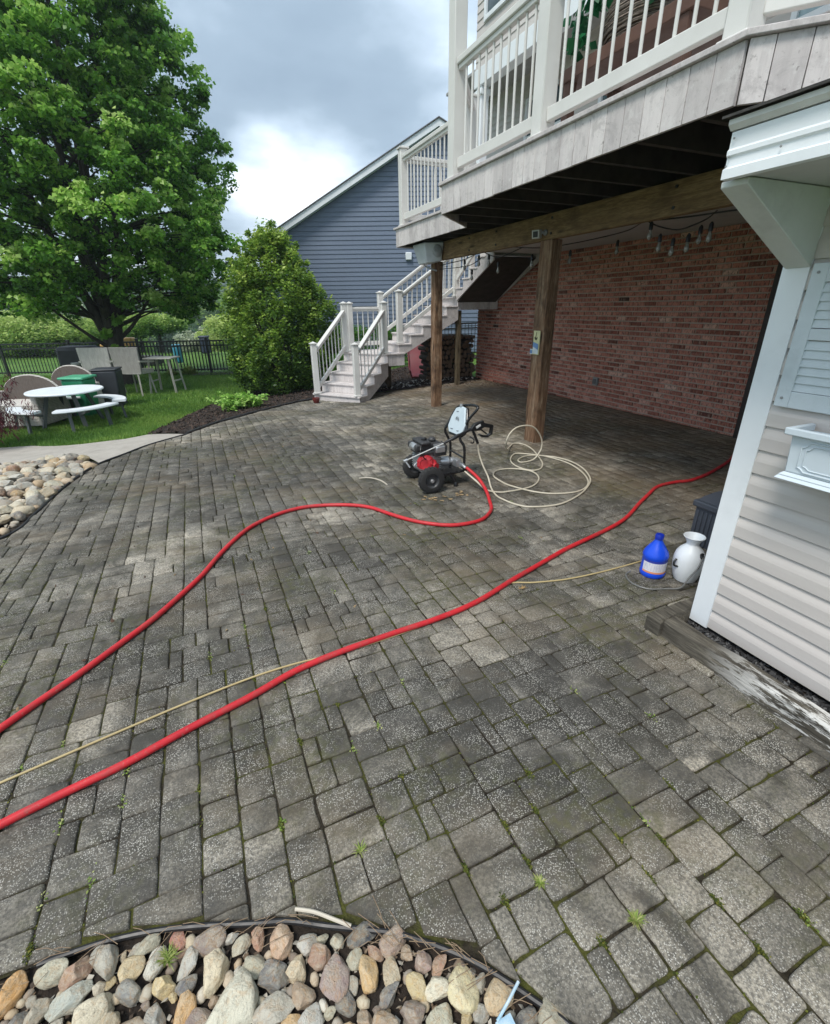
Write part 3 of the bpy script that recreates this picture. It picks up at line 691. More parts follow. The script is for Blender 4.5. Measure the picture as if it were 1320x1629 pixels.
b = MB(); opening(b, UX, (-4, 8.9), (5.14, 8.6), [(7.35, 8.6, 5.72, 7.2)]); b.build('upper_wall', M_SID, house, fixn=False)
b = MB(); b.box(UX+.05, WX+5, -4, 8.88, 5.2, 8.6); b.box(WX+.05, WX+5, -4, 10.04, 2.41, 5.19); b.build('wall_core', plain('core_wall', (.4, .38, .36)), house)
b = MB(); b.box(UX+.03, WX+.2, -4, 10.05, 5.16, 5.20); b.build('porch_ceiling', plain('soffit_grey', (.35, .35, .34)), house)
b = MB(); b.box(UX-.02, UX+.16, -4, 8.92, 4.90, 5.14); b.build('header_beam', M_TRIM, house, bevel=.006)
for yy in (8.78, 1.2):
    c = MB(); c.box(UX, UX+.15, yy-.08, yy+.08, 2.67, 4.9); col = c.build('porch_column', M_TRIM, house, bevel=.008)
    c = MB(); c.box(UX-.03, UX+.18, yy-.11, yy+.11, 4.78, 4.86); c.build('capital', M_TRIM, col, bevel=.01)
def window(x, y0, y1, z0, z1, parent, glass=M_GLASS, mull=1, name='window'):
    f = MB(); w_ = .06
    f.box(x-.03, x+.02, y0-w_, y0, z0-w_, z1+w_); f.box(x-.03, x+.02, y1, y1+w_, z0-w_, z1+w_); f.box(x-.03, x+.02, y0, y1, z1, z1+w_); f.box(x-.045, x+.02, y0, y1, z0-w_, z0)
    fr = f.build(name, M_TRIM, parent, bevel=.004)
    p = MB(); p.box(x+.005, x+.012, y0, y1, z0, z1); p.build('pane', glass, fr)
    s_ = MB()
    for k in range(1, mull+1): yy = y0+(y1-y0)*k/(mull+1); s_.box(x-.01, x+.004, yy-.02, yy+.02, z0, z1)
    s_.box(x-.008, x+.003, y0, y1, (z0+z1)/2-.018, (z0+z1)/2+.018); s_.build('sash_bar', M_TRIM, fr)
window(WX, 7.62, 8.62, 3.75, 4.75, house); window(UX, 7.35, 8.6, 5.72, 7.2, house, mull=1); window(WX, 3.0, 4.15, 4.1, 5.0, house, M_CURT); window(WX, 5.0, 6.8, 2.72, 4.8, house, M_GLASS, 1, 'sliding_door')
# soffit under the deck, dark downspout at the near end of the wall
b = MB(); b.box(3.86, WX, -1, 7.86, 2.375, 2.395); b.build('underdeck_ceiling', plain('ceiling_panel', (.55, .55, .54), (.47, .47, .47), 2), house)
b = MB(); b.box(WX-.10, WX-.004, 3.50, 3.66, -.05, 2.37); b.build('downspout', plain('dark_metal', (.035, .024, .02), rough=.6), house, bevel=.01)
b = MB(); b.box(WX-.05, WX-.006, 6.10, 6.20, .30, .42); ob = b.build('outlet_box', M_GREYP, house, bevel=.008); b = MB(); b.box(WX-.065, WX-.05, 6.115, 6.185, .32, .40); b.build('outlet_cover', plain('outlet_cover', (.12, .12, .12)), ob, bevel=.004)

# ------------------------------------------------------------------ railings
def railing(parent, p0, p1, hb=.09, ht=.86, d=.115, name='railing', tube_r=.0105):
    """p0, p1 on the walking surface or nosing line"""
    p0, p1 = Vector(p0), Vector(p1); L = (Vector((p1.x, p1.y, 0))-Vector((p0.x, p0.y, 0))).length
    b = MB(); Z = Vector((0, 0, 1))
    b.beam(p0+Z*(hb+.045), p1+Z*(hb+.045), .045, .085, vert_ends=True); low = b.build(name, M_VINYL, parent, bevel=.006)
    b = MB(); b.beam(p0+Z*(ht+.03), p1+Z*(ht+.03), .085, .05, vert_ends=True); b.beam(p0+Z*(ht-.012), p1+Z*(ht-.012), .05, .04, vert_ends=True); b.build('handrail', M_VINYL, low, bevel=.008)
    n = max(2, int(round(L/d)))
    for k in range(1, n):
        q = p0.lerp(p1, k/n); b = MB(); b.tube([q+Z*(hb+.06), q+Z*(ht-.02)], tube_r, 8); b.build('baluster', M_VINYL, low, smooth=True)
    return low
def newel(parent, x, y, z0, z1, s=.105, cap=True, skirt=True):
    b = MB(); b.box(x-s/2, x+s/2, y-s/2, y+s/2, z0, z1); o = b.build('post', M_VINYL, parent, bevel=.008)
    if cap:
        b = MB(); b.box(x-s*.64, x+s*.64, y-s*.64, y+s*.64, z1+.001, z1+.022); q = s*.5
        b.add([(x-q, y-q, z1+.022), (x+q, y-q, z1+.022), (x+q, y+q, z1+.022), (x-q, y+q, z1+.022), (x, y, z1+.05)], [(0, 1, 4), (1, 2, 4), (2, 3, 4), (3, 0, 4), (3, 2, 1, 0)])
        b.build('post_cap', M_VINYL, o, bevel=.004)
    if skirt:
        b = MB(); b.box(x-s*.62, x+s*.62, y-s*.62, y+s*.62, z0+.001, z0+.03); b.build('post_skirt', M_VINYL, o, bevel=.006)
    return o

# ------------------------------------------------------------------ deck
DZ, FZ = 2.67, 2.40
A0, C0, D0, B0, B1 = (2.553, 5.02), (3.22, 5.70), (3.22, 7.92), (2.553, 1.96), (3.22, 1.29)
deck = thing('deck', (4, 3, 0), 'raised deck with grey composite fascia boards and white baluster railings above the brick patio wall', 'deck')
def fascia(p, q, z0, z1, parent, bw=.14, th=.02, first=None, mat=None, name='fascia_board'):
    """vertical composite boards along p->q, outside on the left"""
    p, q = Vector((*p, 0)), Vector((*q, 0)); d = (q-p); L = d.length; d.normalize(); n = Vector((-d.y, d.x, 0)); s = 0; b = MB(); rr = random.Random(int(L*100)); k = 0
    while s < L-.001:
        e = min(L, s+(first if (k == 0 and first) else bw)); b.tone = rr.uniform(.1, .95); zz = rr.uniform(-.002, .002)
        vs = [p+d*(s+.0018)+n*0, p+d*(e-.0018), p+d*(e-.0018)+n*(th+rr.uniform(0, .001)), p+d*(s+.0018)+n*(th+rr.uniform(0, .001))]
        V = [(v.x, v.y, z0+zz) for v in vs]+[(v.x, v.y, z1) for v in vs]
        b.add(V, [(0, 3, 2, 1), (4, 5, 6, 7), (0, 1, 5, 4), (1, 2, 6, 5), (2, 3, 7, 6), (3, 0, 4, 7)]); s = e; k += 1
    return b.build(name, mat or M_COMP, parent, tone=True, bevel=.0015, seg=1)
fz1 = DZ-.03
for p, q, fst in ((A0, B0, .08), (D0, C0, None), (C0, A0, None), (B0, B1, .12), (B1, (3.22, -2.5), None), ((5.0, 7.92), D0, None)):
    # walk with the outside on the left of travel reversed -> offset outward
    pp, qq = (q, p)
    fascia(pp, qq, FZ, fz1, deck, .14, .02, None)
def ring_poly(o): # deck outline grown outward by o
    k = .4142*o
    return [(5.0, 7.92+o), (3.22-o, 7.92+o), (3.22-o, 5.70-k), (2.553-o, 5.02+k-.0), (2.553-o, 1.96-k), (3.22-o, 1.29-k*0-o*.6), (3.22-o, -2.5), (WX-.01, -2.5), (WX-.01, 7.92+o)]
b = MB(); b.tone = .35; b.prism(ring_poly(.045), lambda u, v, t: (u, v, t), DZ-.028, DZ); b.build('decking', M_COMP, deck, tone=True, bevel=.004)
for k in range(26):
    b = MB(); y = -2.3+k*.405
    xs0 = 2.58 if 2.0 < y < 5.0 else (3.25 if (y > 5.68 or y < 1.3) else (2.58+abs(y-5.02 if y > 5 else 1.96-y)))
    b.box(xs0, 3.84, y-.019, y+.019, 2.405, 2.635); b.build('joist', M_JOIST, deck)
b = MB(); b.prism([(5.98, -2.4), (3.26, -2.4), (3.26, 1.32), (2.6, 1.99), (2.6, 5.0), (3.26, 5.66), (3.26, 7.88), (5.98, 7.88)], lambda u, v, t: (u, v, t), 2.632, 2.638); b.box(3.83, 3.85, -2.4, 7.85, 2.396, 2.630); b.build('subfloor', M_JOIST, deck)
b = MB(); b.box(3.575, 3.615, -1.5, 7.62, 2.168, 2.404); b.box(3.617, 3.657, -1.5, 7.62, 2.168, 2.404); b.build('support_beam', M_BEAM, deck, bevel=.004)
b = MB()
for y in (6.25, 5.6, 4.56, 3.1): b.tube([(3.565, y, 2.36), (3.575, y, 2.36)], .012, 8); b.tube([(3.565, y, 2.22), (3.575, y, 2.22)], .012, 8)
b.build('bolt', M_BLACK, deck)
def wpost(x0, x1, y0, y1, z0, z1):
    b = MB(); rr = random.Random(int(y0*10)); n = 14
    for k in range(n+1):
        z = z0+(z1-z0)*k/n; j = [rr.gauss(0, .0022) for _ in range(8)]
        b.v += [(x0+j[0], y0+j[1], z), (x1+j[2], y0+j[3], z), (x1+j[4], y1+j[5], z), (x0+j[6], y1+j[7], z)]; b.t += [.5]*4
    for k in range(n):
        for i in range(4): b.f.append((k*4+i, k*4+(i+1) % 4, k*4+4+(i+1) % 4, k*4+4+i))
    b.f += [(3, 2, 1, 0), (n*4, n*4+1, n*4+2, n*4+3)]
    return b.build('support_post', M_POST, deck, bevel=.008)
wpost(3.57, 3.71, 4.53, 4.73, -.01, 2.166); wpost(3.555, 3.695, 7.25, 7.39, -.05, 2.166); wpost(3.57, 3.71, 1.2, 1.34, -.01, 2.166)
RX, RY = 2.64, 3.30
for y in (4.93, 3.58): newel(deck, RX, y, DZ, 5.3, .125, False)
newel(deck, RX, 2.07, DZ, 5.3, .125, False); newel(deck, RY, 7.82, DZ, 3.66, .115); newel(deck, RY, 5.82, DZ, 3.66, .115); newel(deck, RY, 1.30, DZ, 3.66, .115); newel(deck, 4.93, 7.82, DZ, 3.66, .115)
railing(deck, (RX, 4.865, DZ), (RX, 3.645, DZ)); railing(deck, (RX, 3.515, DZ), (RX, 2.135, DZ)); railing(deck, (RY, 7.76, DZ), (RY, 5.88, DZ)); railing(deck, (RX+.04, 4.98, DZ), (RY-.02, 5.78, DZ))
railing(deck, (RX+.04, 2.02, DZ), (RY-.04, 1.34, DZ)); railing(deck, (RY, 1.24, DZ), (RY, -.6, DZ)); railing(deck, (RY+.06, 7.82, DZ), (4.87, 7.82, DZ))
for y in (4.93, 3.58, 2.07):
    pass
# ------------------------------------------------------------------ staircase
stair = thing('staircase', (3.5, 9.3, -.1), 'composite staircase with white railings and two landings turning up to the deck', 'staircase')
R_, T_ = .1706, .2633
d1 = Vector((.788, .616, 0)); e1 = Vector((-.616, .788, 0)); n1v = Vector((2.622, 8.532, .005)); W1 = 1.07
b = MB(); b2 = MB(); rr = random.Random(4)
def step(bt, br, o, d, e, w_, z, zr, run, th=.028, nose=.025):
    """tread board from nosing line o along d"""
    bt.tone = rr.uniform(.4, 1); half = (run+nose)/2
    for k in range(2):
        a = o+d*(k*half)+Vector((0, 0, z-o.z)); bt.tone = rr.uniform(.4, 1)
        vs = [a-e*.02, a-e*.02+d*(half-.004), a+e*(w_+.02)+d*(half-.004), a+e*(w_+.02)]
        bt.add([(v.x, v.y, z-th) for v in vs]+[(v.x, v.y, z) for v in vs], [(3, 2, 1, 0), (4, 5, 6, 7), (0, 1, 5, 4), (1, 2, 6, 5), (2, 3, 7, 6), (3, 0, 4, 7)])
    br.tone = rr.uniform(.5, 1); a = o+d*nose
    vs = [a, a+d*.015, a+e*w_+d*.015, a+e*w_]
    br.add([(v.x, v.y, zr) for v in vs]+[(v.x, v.y, z-th-.001) for v in vs], [(3, 2, 1, 0), (4, 5, 6, 7), (0, 1, 5, 4), (1, 2, 6, 5), (2, 3, 7, 6), (3, 0, 4, 7)])
def flight(o, d, e, w_, n, zfirst, zbase, run, rise, last_riser=True):
    o = Vector(o); tb, rb = MB(), MB()
    for k in range(n):
        step(tb, rb, o+d*(run*k), d, e, w_, zfirst+rise*k, max(zbase, zfirst+rise*(k-1)), run)
    rb.tone = .7; a = o+d*(run*n+.025); zt = zfirst+rise*n
    vs = [a, a+d*.015, a+e*w_+d*.015, a+e*w_]; rb.add([(v.x, v.y, zt-rise) for v in vs]+[(v.x, v.y, zt-.03) for v in vs], [(3, 2, 1, 0), (4, 5, 6, 7), (0, 1, 5, 4), (1, 2, 6, 5), (2, 3, 7, 6), (3, 0, 4, 7)])
    tb.build('tread', M_COMP, stair, tone=True, bevel=.006); rb.build('riser', M_COMP, stair, tone=True)
    for sd in (-.004, w_-.022):
        pr = []
        for k in range(n):
            z = zfirst+rise*k-.029; pr += [(run*k+.027, max(zbase, z-rise+.0) if k else zbase), (run*k+.027, z)]
        pr += [(run*n+.022, zfirst+rise*(n-1)-.029), (run*n+.022, max(zbase, zfirst+rise*(n-1)-rise*1.55))]
        if zfirst-rise*1.2 > zbase-.02: pr[0] = (.027, zfirst-rise*1.0); pr += [(.05, zfirst-rise*1.45)]
        else: pr += [(run*1.0, zbase)]
        b = MB(); b.tone = .3; b.prism(pr, lambda u, v, t: tuple(o+d*u+e*(sd+t)+Vector((0, 0, v-o.z))), 0, .026); b.build('stringer', M_COMP, stair, tone=True)
flight(n1v, d1, e1, W1, 4, .005, -.2, T_, R_)
LZ = .6874
n5R = n1v+d1*(T_*4); n5L = n5R+e1*W1
LP = [(n5R.x, n5R.y), (3.86, 9.20), (3.86, 10.36), (3.10, 10.42), (n5L.x, n5L.y)]
b = MB(); b.tone = .8; b.prism(LP, lambda u, v, t: (u, v, t), LZ-.03, LZ); b.build('landing', M_COMP, stair, tone=True, bevel=.006)
for p, q in (((3.85, 9.225), (n5R.x+.04, n5R.y+.03)), ((3.845, 10.34), (3.845, 9.23)), ((3.1, 10.39), (3.85, 10.34)), ((n5L.x+.03, n5L.y), (3.1, 10.39))):
    fascia(q, p, LZ-.245, LZ-.031, stair, .09, .02, None, None, 'landing_skirt')
e2 = Vector((0, 1, 0)); d2 = Vector((1, 0, 0))
flight((3.714, 9.232, .858), d2, e2, 1.05, 5, .858, .30, .2655, R_)
L2Z = 1.711
b = MB(); b.tone = .5; b.box(5.02, WX-.01, 9.21, 10.31, L2Z-.03, L2Z); b.build('landing', M_COMP, stair, tone=True, bevel=.006)
fascia((6.0, 9.235), (5.045, 9.235), L2Z-.25, L2Z-.031, stair, .09, .02, None, None, 'landing_skirt'); fascia((5.045, 10.28), (6.0, 10.28), L2Z-.25, L2Z-.031, stair, .09, .02, None, None, 'landing_skirt')
flight((5.97, 9.232-.02, L2Z+.16), Vector((0, -1, 0)), Vector((-1, 0, 0)), .98, 5, L2Z+.16, 1.2, .2655, .16)
b = MB(); b.tone = 0; b.beam((5.48, 9.2, L2Z-.10), (5.48, 7.95, DZ-.35), .9, .02); b.build('underside_panel', M_JOIST, stair)
M_TPOST = m_wood('treated_post', (.13, .10, .06), (.06, .045, .03), (.2, .16, .1), 'z', .4)
for x, y, z1, s in ((5.12, 9.31, L2Z-.26, .09), (3.78, 9.98, LZ-.25, .09), (3.05, 10.1, LZ-.25, .09), (5.12, 10.2, L2Z-.26, .09)):
    b = MB(); b.box(x-s/2, x+s/2, y-s/2, y+s/2, -.2, z1); b.build('support_post', M_TPOST, stair, bevel=.005)
b = MB(); b.beam((3.3, 9.55, LZ-.28), (3.75, 9.9, .0), .04, .09); b.beam((5.1, 9.31, 1.2), (4.95, 9.31, 1.40), .04, .08); b.build('brace', M_TPOST, stair)
newel(stair, 2.034, 9.311, .005, .915); newel(stair, 2.633, 8.622, .005, .915); newel(stair, 2.86, 9.985, LZ, 1.60); newel(stair, 3.07, 10.28, LZ, 1.60); newel(stair, 3.447, 9.266, LZ, 1.60)
newel(stair, 3.75, 10.27, LZ, 1.80); newel(stair, 3.786, 9.30, .858, 1.80, skirt=True); newel(stair, 5.10, 10.24, L2Z, 2.72); newel(stair, 5.93, 10.24, L2Z, 2.72); newel(stair, 5.02, 9.28, L2Z, 2.72)
def srail(p, q, hb, ht): return railing(stair, p, q, hb, ht, .115)
srail((2.06, 9.33, .005), (2.83, 9.94, .675), .07, .76); srail((2.67, 8.65, .005), (3.42, 9.24, .675), .07, .76); srail((3.12, 10.28, LZ), (3.70, 10.27, LZ), .09, .80)
srail((3.83, 9.30, .858+.10), (4.98, 9.30, L2Z), .10, .76); srail((3.80, 10.24, .858+.05), (5.05, 10.24, L2Z), .09, .80); srail((5.15, 10.24, L2Z), (5.88, 10.24, L2Z), .09, .86)
srail((5.02, 9.22, L2Z+.16), (5.02, 8.0, DZ-.02), .12, .86)

# ------------------------------------------------------------------ garden shed at the right
SX = 2.10
shed = thing('garden_shed', (2.8, 0, .05), 'small garden shed with beige lap siding white corner board and overhanging eave', 'shed')
b = MB(); lap_siding(b, SX+.012, -1.6, 1.176, .062, 1.94, .1016, dutch=True); b.build('siding', M_SID, shed, fixn=False)
b = MB(); b.box(SX-.004, SX+.010, 1.176, 1.272, .052, 1.925); b.box(SX+.010, SX+.09, 1.258, 1.272, .052, 1.925); b.build('corner_board', M_TRIM, shed, bevel=.002)
b = MB(); b.box(SX+.04, 3.5, -1.6, 1.256, .05, 2.0); b.build('shed_body', M_SID, shed)
b = MB(); b.box(SX-.012, SX+.03, -1.6, 1.176, 1.86, 1.915); b.build('frieze', M_TRIM, shed, bevel=.003)
XF, SZ = 1.62, 1.905
pr = [(XF, SZ-.006), (XF-.012, SZ-.004), (XF-.012, SZ+.022), (XF-.002, SZ+.028), (XF-.002, SZ+.052), (XF-.008, SZ+.058), (XF-.008, SZ+.070), (XF-.002, SZ+.076), (XF-.002, SZ+.118), (XF+.01, SZ+.12), (XF+.01, SZ-.006)]
b = MB(); b.prism(pr, lambda u, v, t: (u, t, v), -1.6, 1.235); b.build('fascia', M_TRIM, shed)
b = MB(); b.box(XF+.011, SX+.05, -1.6, 1.225, SZ, SZ+.012); b.box(XF+.011, SX-.0, 1.18, 1.226, SZ+.013, SZ+.03); b.build('soffit', plain('soffit_panel', (.55, .55, .53), (.48, .48, .46), 2, dirt=.2), shed)
b = MB(); b.prism([(XF-.006, SZ+.122), (XF-.02, SZ+.135), (XF-.02, SZ+.148), (XF+.01, SZ+.15), (XF+.01, SZ+.122)], lambda u, v, t: (u, t, v), -1.6, 1.24); b.build('drip_edge', plain('edge_metal', (.68, .68, .66)), shed)
b = MB()
for k in range(9):
    x0 = XF-.035+k*.14; z0 = SZ+.152+k*.14*.2; b.prism([(x0, z0), (x0+.20, z0+.20*.2-.004), (x0+.20, z0+.20*.2+.003), (x0, z0+.007)], lambda u, v, t: (u, t, v), -1.6, 1.255-.004*(k % 2))
b.build('roof', plain('shingles', (.035, .033, .032), (.07, .065, .06), 40, .9, .6, 90), shed)
b = MB(); tri = [(SX-.006, 1.66), (SX-.006, SZ-.002), (XF+.03, SZ-.002), (XF+.03, SZ-.02)]
b.prism(tri, lambda u, v, t: (u, t, v), 1.172, 1.262); b.build('eave_bracket', M_SHADEBR, shed, bevel=.003)
# screws on the fascia
b = MB()
for y, z in ((1.22, .10), (1.225, .055), (1.228, .03), (1.07, .045)): b.lathe([(.0035, 0), (.0025, .003)], (XF-.009, y, SZ+z), 8, Matrix.Rotation(-pi/2, 3, 'Y'))
b.build('screw', M_GREYP, shed)
# louvred shutter
sh = MB(); y0, y1, z0, z1 = .78, 1.160, 1.165, 1.672
sh.box(SX-.016, SX-.004, y1-.052, y1, z0, z1); sh.box(SX-.016, SX-.004, y0, y0+.052, z0, z1); sh.box(SX-.016, SX-.004, y0+.052, y1-.052, z0, z0+.062); sh.box(SX-.016, SX-.004, y0+.052, y1-.052, z1-.062, z1); sh.box(SX-.016, SX-.004, y0+.052, y1-.052, 1.415, 1.455)
M_SHUT = plain('chalky_shutter', (.60, .66, .70), (.52, .58, .61), 5, .7, .1, 60, dirt=.35)
shut = sh.build('shutter', M_SHUT, shed, bevel=.002)
b = MB()
for a, c in ((1.229, 1.412), (1.458, 1.607)):
    n = int((c-a)/.0262); s_ = (c-a)/n
    for k in range(n): z = a+k*s_; b.add([(SX-.014, y0+.052, z), (SX-.014, y1-.052, z), (SX-.005, y1-.052, z+s_), (SX-.005, y0+.052, z+s_), (SX-.006, y0+.052, z), (SX-.006, y1-.052, z)], [(0, 3, 2, 1), (0, 1, 5, 4)])
b.build('louvre', M_SHUT, shut, fixn=False)
b = MB()
for y, z in ((1.136, 1.20), (1.136, 1.642)): b.lathe([(.005, 0), (.005, .003), (.002, .004)], (SX-.0165, y, z), 10, Matrix.Rotation(-pi/2, 3, 'Y'))
b.build('screw', M_GREYP, shut)
# window box
wb = thing('window_box', (2.0, .6, .93), 'pale blue white moulded window box hanging on the shed siding', 'planter')
M_WB = plain('window_box_white', (.60, .67, .72), (.55, .62, .67), 3, .45, .03)
Y0, Y1 = .20, 1.000
b = MB()
def ringbox(b, xo, yo0, yo1, z0, z1, x_in=2.088, xo2=None, yo02=None, yo12=None):
    xo2 = xo if xo2 is None else xo2; yo02 = yo0 if yo02 is None else yo02; yo12 = yo1 if yo12 is None else yo12
    lo = [(xo, yo0), (x_in, yo0), (x_in, yo1), (xo, yo1)]; hi = [(xo2, yo02), (x_in, yo02), (x_in, yo12), (xo2, yo12)]
    return lo, hi
def frus(b, lo, hi, z0, z1, top=True):
    b.add([(x, y, z0) for x, y in lo]+[(x, y, z1) for x, y in hi], ([(3, 2, 1, 0), (4, 5, 6, 7)] if top else [(3, 2, 1, 0)])+[(0, 1, 5, 4), (1, 2, 6, 5), (2, 3, 7, 6), (3, 0, 4, 7)])
frus(b, *ringbox(b, 1.965, Y0, Y1-.012, 0, 0, xo2=1.955, yo12=Y1-.006), .958, 1.098, top=False)
b.build('box_body', M_WB, wb, bevel=.004)
b = MB(); frus(b, *ringbox(b, 1.940, Y0, Y1+.008, 0, 0, xo2=1.952, yo12=Y1), .932, .945); frus(b, *ringbox(b, 1.950, Y0, Y1+.002, 0, 0, xo2=1.962, yo12=Y1-.01), .9455, .9575); b.build('base_moulding', M_WB, wb, bevel=.003)
b = MB()
for x0, x1, y0_, y1_ in ((1.932, 1.952, Y0, Y1+.012), (1.952, 2.088, Y1-.008, Y1+.012)): b.box(x0, x1, y0_, y1_, 1.099, 1.125)
b.build('rim', M_WB, wb, bevel=.004)
b = MB(); b.box(1.97, 2.085, Y0, Y1-.02, 1.03, 1.034); b.build('inner_floor', M_WB, wb)
b = MB(); pan = [(.93, .985), (.955, .975), (.955, .965)]
def fx(z, o=0): return 1.965-(z-.958)/.14*.010-o
loopy = []
for (a, z) in [(Y1-.05, .985), (Y1-.05, 1.06), (Y1-.062, 1.064), (Y1-.075, 1.083), (.32, 1.083), (.32, .97), (Y1-.075, .97), (Y1-.062, .982)]: loopy.append((fx(z, .002), a, z))
b.tube(loopy, .0028, 6, closed=True); b.tube([(p[0], .6+(p[1]-.6)*.955, 1.0265+(p[2]-1.0265)*.80) for p in loopy], .002, 6, closed=True); b.build('panel_moulding', M_WB, wb, smooth=True)
# timber border
tb = thing('timber_border', (1.95, 1.2, 0), 'weathered flaking landscape timber border laid around the shed corner', 'timber')
def timber(x0, x1, y0, y1, seed, name='timber'):
    b = MB(); rr = random.Random(seed); longy = (y1-y0) > (x1-x0); n = 26; L = (y1-y0) if longy else (x1-x0)
    for k in range(n+1):
        s = k/n; j = [rr.gauss(0, .0016) for _ in range(6)]
        for (u, z) in ((0, -.02), (0, .088), (.10, .100), (.90, .100), (1, .088), (1, -.02)):
            jj = rr.gauss(0, .0016)
            if longy: b.v.append((x0+(x1-x0)*u+jj, y0+L*s, z+jj))
            else: b.v.append((x0+L*s, y0+(y1-y0)*u+jj, z+jj))
            b.t.append(.5)
    for k in range(n):
        for i in range(6): b.f.append((k*6+i, k*6+(i+1) % 6, k*6+6+(i+1) % 6, k*6+6+i))
    b.f += [(5, 4, 3, 2, 1, 0), tuple(n*6+i for i in range(6))]
    return b.build(name, M_TIMBER, tb, smooth=True, angle=35)
timber(1.905, 1.990, -1.0, 1.268, 1); timber(1.885, 2.6, 1.272, 1.355, 2)

# ------------------------------------------------------------------ hoses
def cable(name, pts, r, mat, label, cat, n=10, sm=6, extra=None):
    b = MB(); b.tube(smooth_path(pts, sm), r, n); return tag(b.build(name, mat, smooth=True, angle=80), label, cat)
HA = [(-3.2, .45), (-2.6, .75), (-1.9, 1.2), (-1.25, 1.70), (-1.1, 1.83), (-0.982, 1.948), (-0.879, 2.052), (-0.761, 2.166), (-0.628, 2.313), (-0.463, 2.5), (-0.319, 2.707), (-0.205, 2.888), (-0.11, 3.084), (0.006, 3.293), (0.159, 3.5), (0.371, 3.648), (0.586, 3.704), (0.79, 3.665), (0.983, 3.573), (1.11, 3.452), (1.205, 3.264), (1.3, 3.097), (1.403, 2.971), (1.54, 2.868), (1.687, 2.836), (1.829, 2.858), (1.98, 2.978), (2.065, 3.13)]
HB = [(-3.2, .30), (-2.6, .62), (-1.9, 1.04), (-1.3, 1.32), (-1.05, 1.40), (-0.852, 1.469), (-0.688, 1.513), (-0.5, 1.557), (-0.287, 1.63), (-0.038, 1.705), (0.166, 1.78), (0.386, 1.82), (0.656, 1.842), (0.953, 1.862), (1.215, 1.908), (1.522, 2.014), (1.801, 2.102), (2.079, 2.189), (2.362, 2.255), (2.682, 2.337), (2.903, 2.425), (3.142, 2.553), (3.383, 2.672), (3.621, 2.781), (3.846, 2.801), (4.061, 2.773), (4.417, 2.843), (4.945, 3.016), (5.4, 3.2), (5.7, 3.0)]
def m_hose():
    t = NT('red_hose'); v = t.coord(); c = t.mix(t.rng(t.noise(v, 6, 5, .6), .4, .7), (.56, .018, .026), (.44, .014, .022)); c = t.mix(t.rng(t.noise(v, 16, 7, .75, .5), .50, .66, 0, .55), c, (.26, .07, .06)); c = t.mix(t.rng(t.noise(v, 70, 4, .7), .60, .70, 0, .5), c, (.30, .20, .15))
    t.set(c, t.rng(t.noise(v, 9, 5), .35, .65, .36, .62), spec=.45); t.bump(t.noise(v, 60, 3), .2, .002); return t.m
M_HOSE = m_hose(); R1 = .0148
cable('water_hose', [(x, y, g(x, y)+R1) for x, y in HA]+[(2.125, 3.30, .06), (2.135, 3.46, .12), (2.10, 3.60, .175)], R1, M_HOSE, 'thick red hose curving from the left edge to the pressure washer', 'hose', 14)
cable('water_hose', [(x, y, g(x, y)+R1) for x, y in HB], R1, M_HOSE, 'thick red hose running across the whole patio to behind the shed', 'hose', 14)
M_TAN = plain('tan_line', (.50, .40, .20), (.40, .31, .15), 10, .5)
TN = [(-3.0, .62), (-2.2, 1.2), (-1.2, 1.60), (-1.05, 1.635), (-0.905, 1.664), (-0.723, 1.703), (-0.519, 1.746), (-0.287, 1.792), (-0.024, 1.831), (0.177, 1.839), (0.387, 1.824), (.62, 1.83), (.9, 1.855), (1.2, 1.90), (1.34, 1.955), (1.497, 2.0), (1.634, 1.946), (1.829, 1.894), (2.056, 1.87), (2.311, 1.863), (2.47, 1.868), (2.62, 1.90)]
cable('garden_line', [(x, y, g(x, y)+.0055) for x, y in TN], .0048, M_TAN, 'thin tan line lying beside the long red hose and ending near the blue jug', 'line', 8)
M_WH = plain('pale_hose', (.60, .55, .44), (.50, .45, .35), 6, .4)
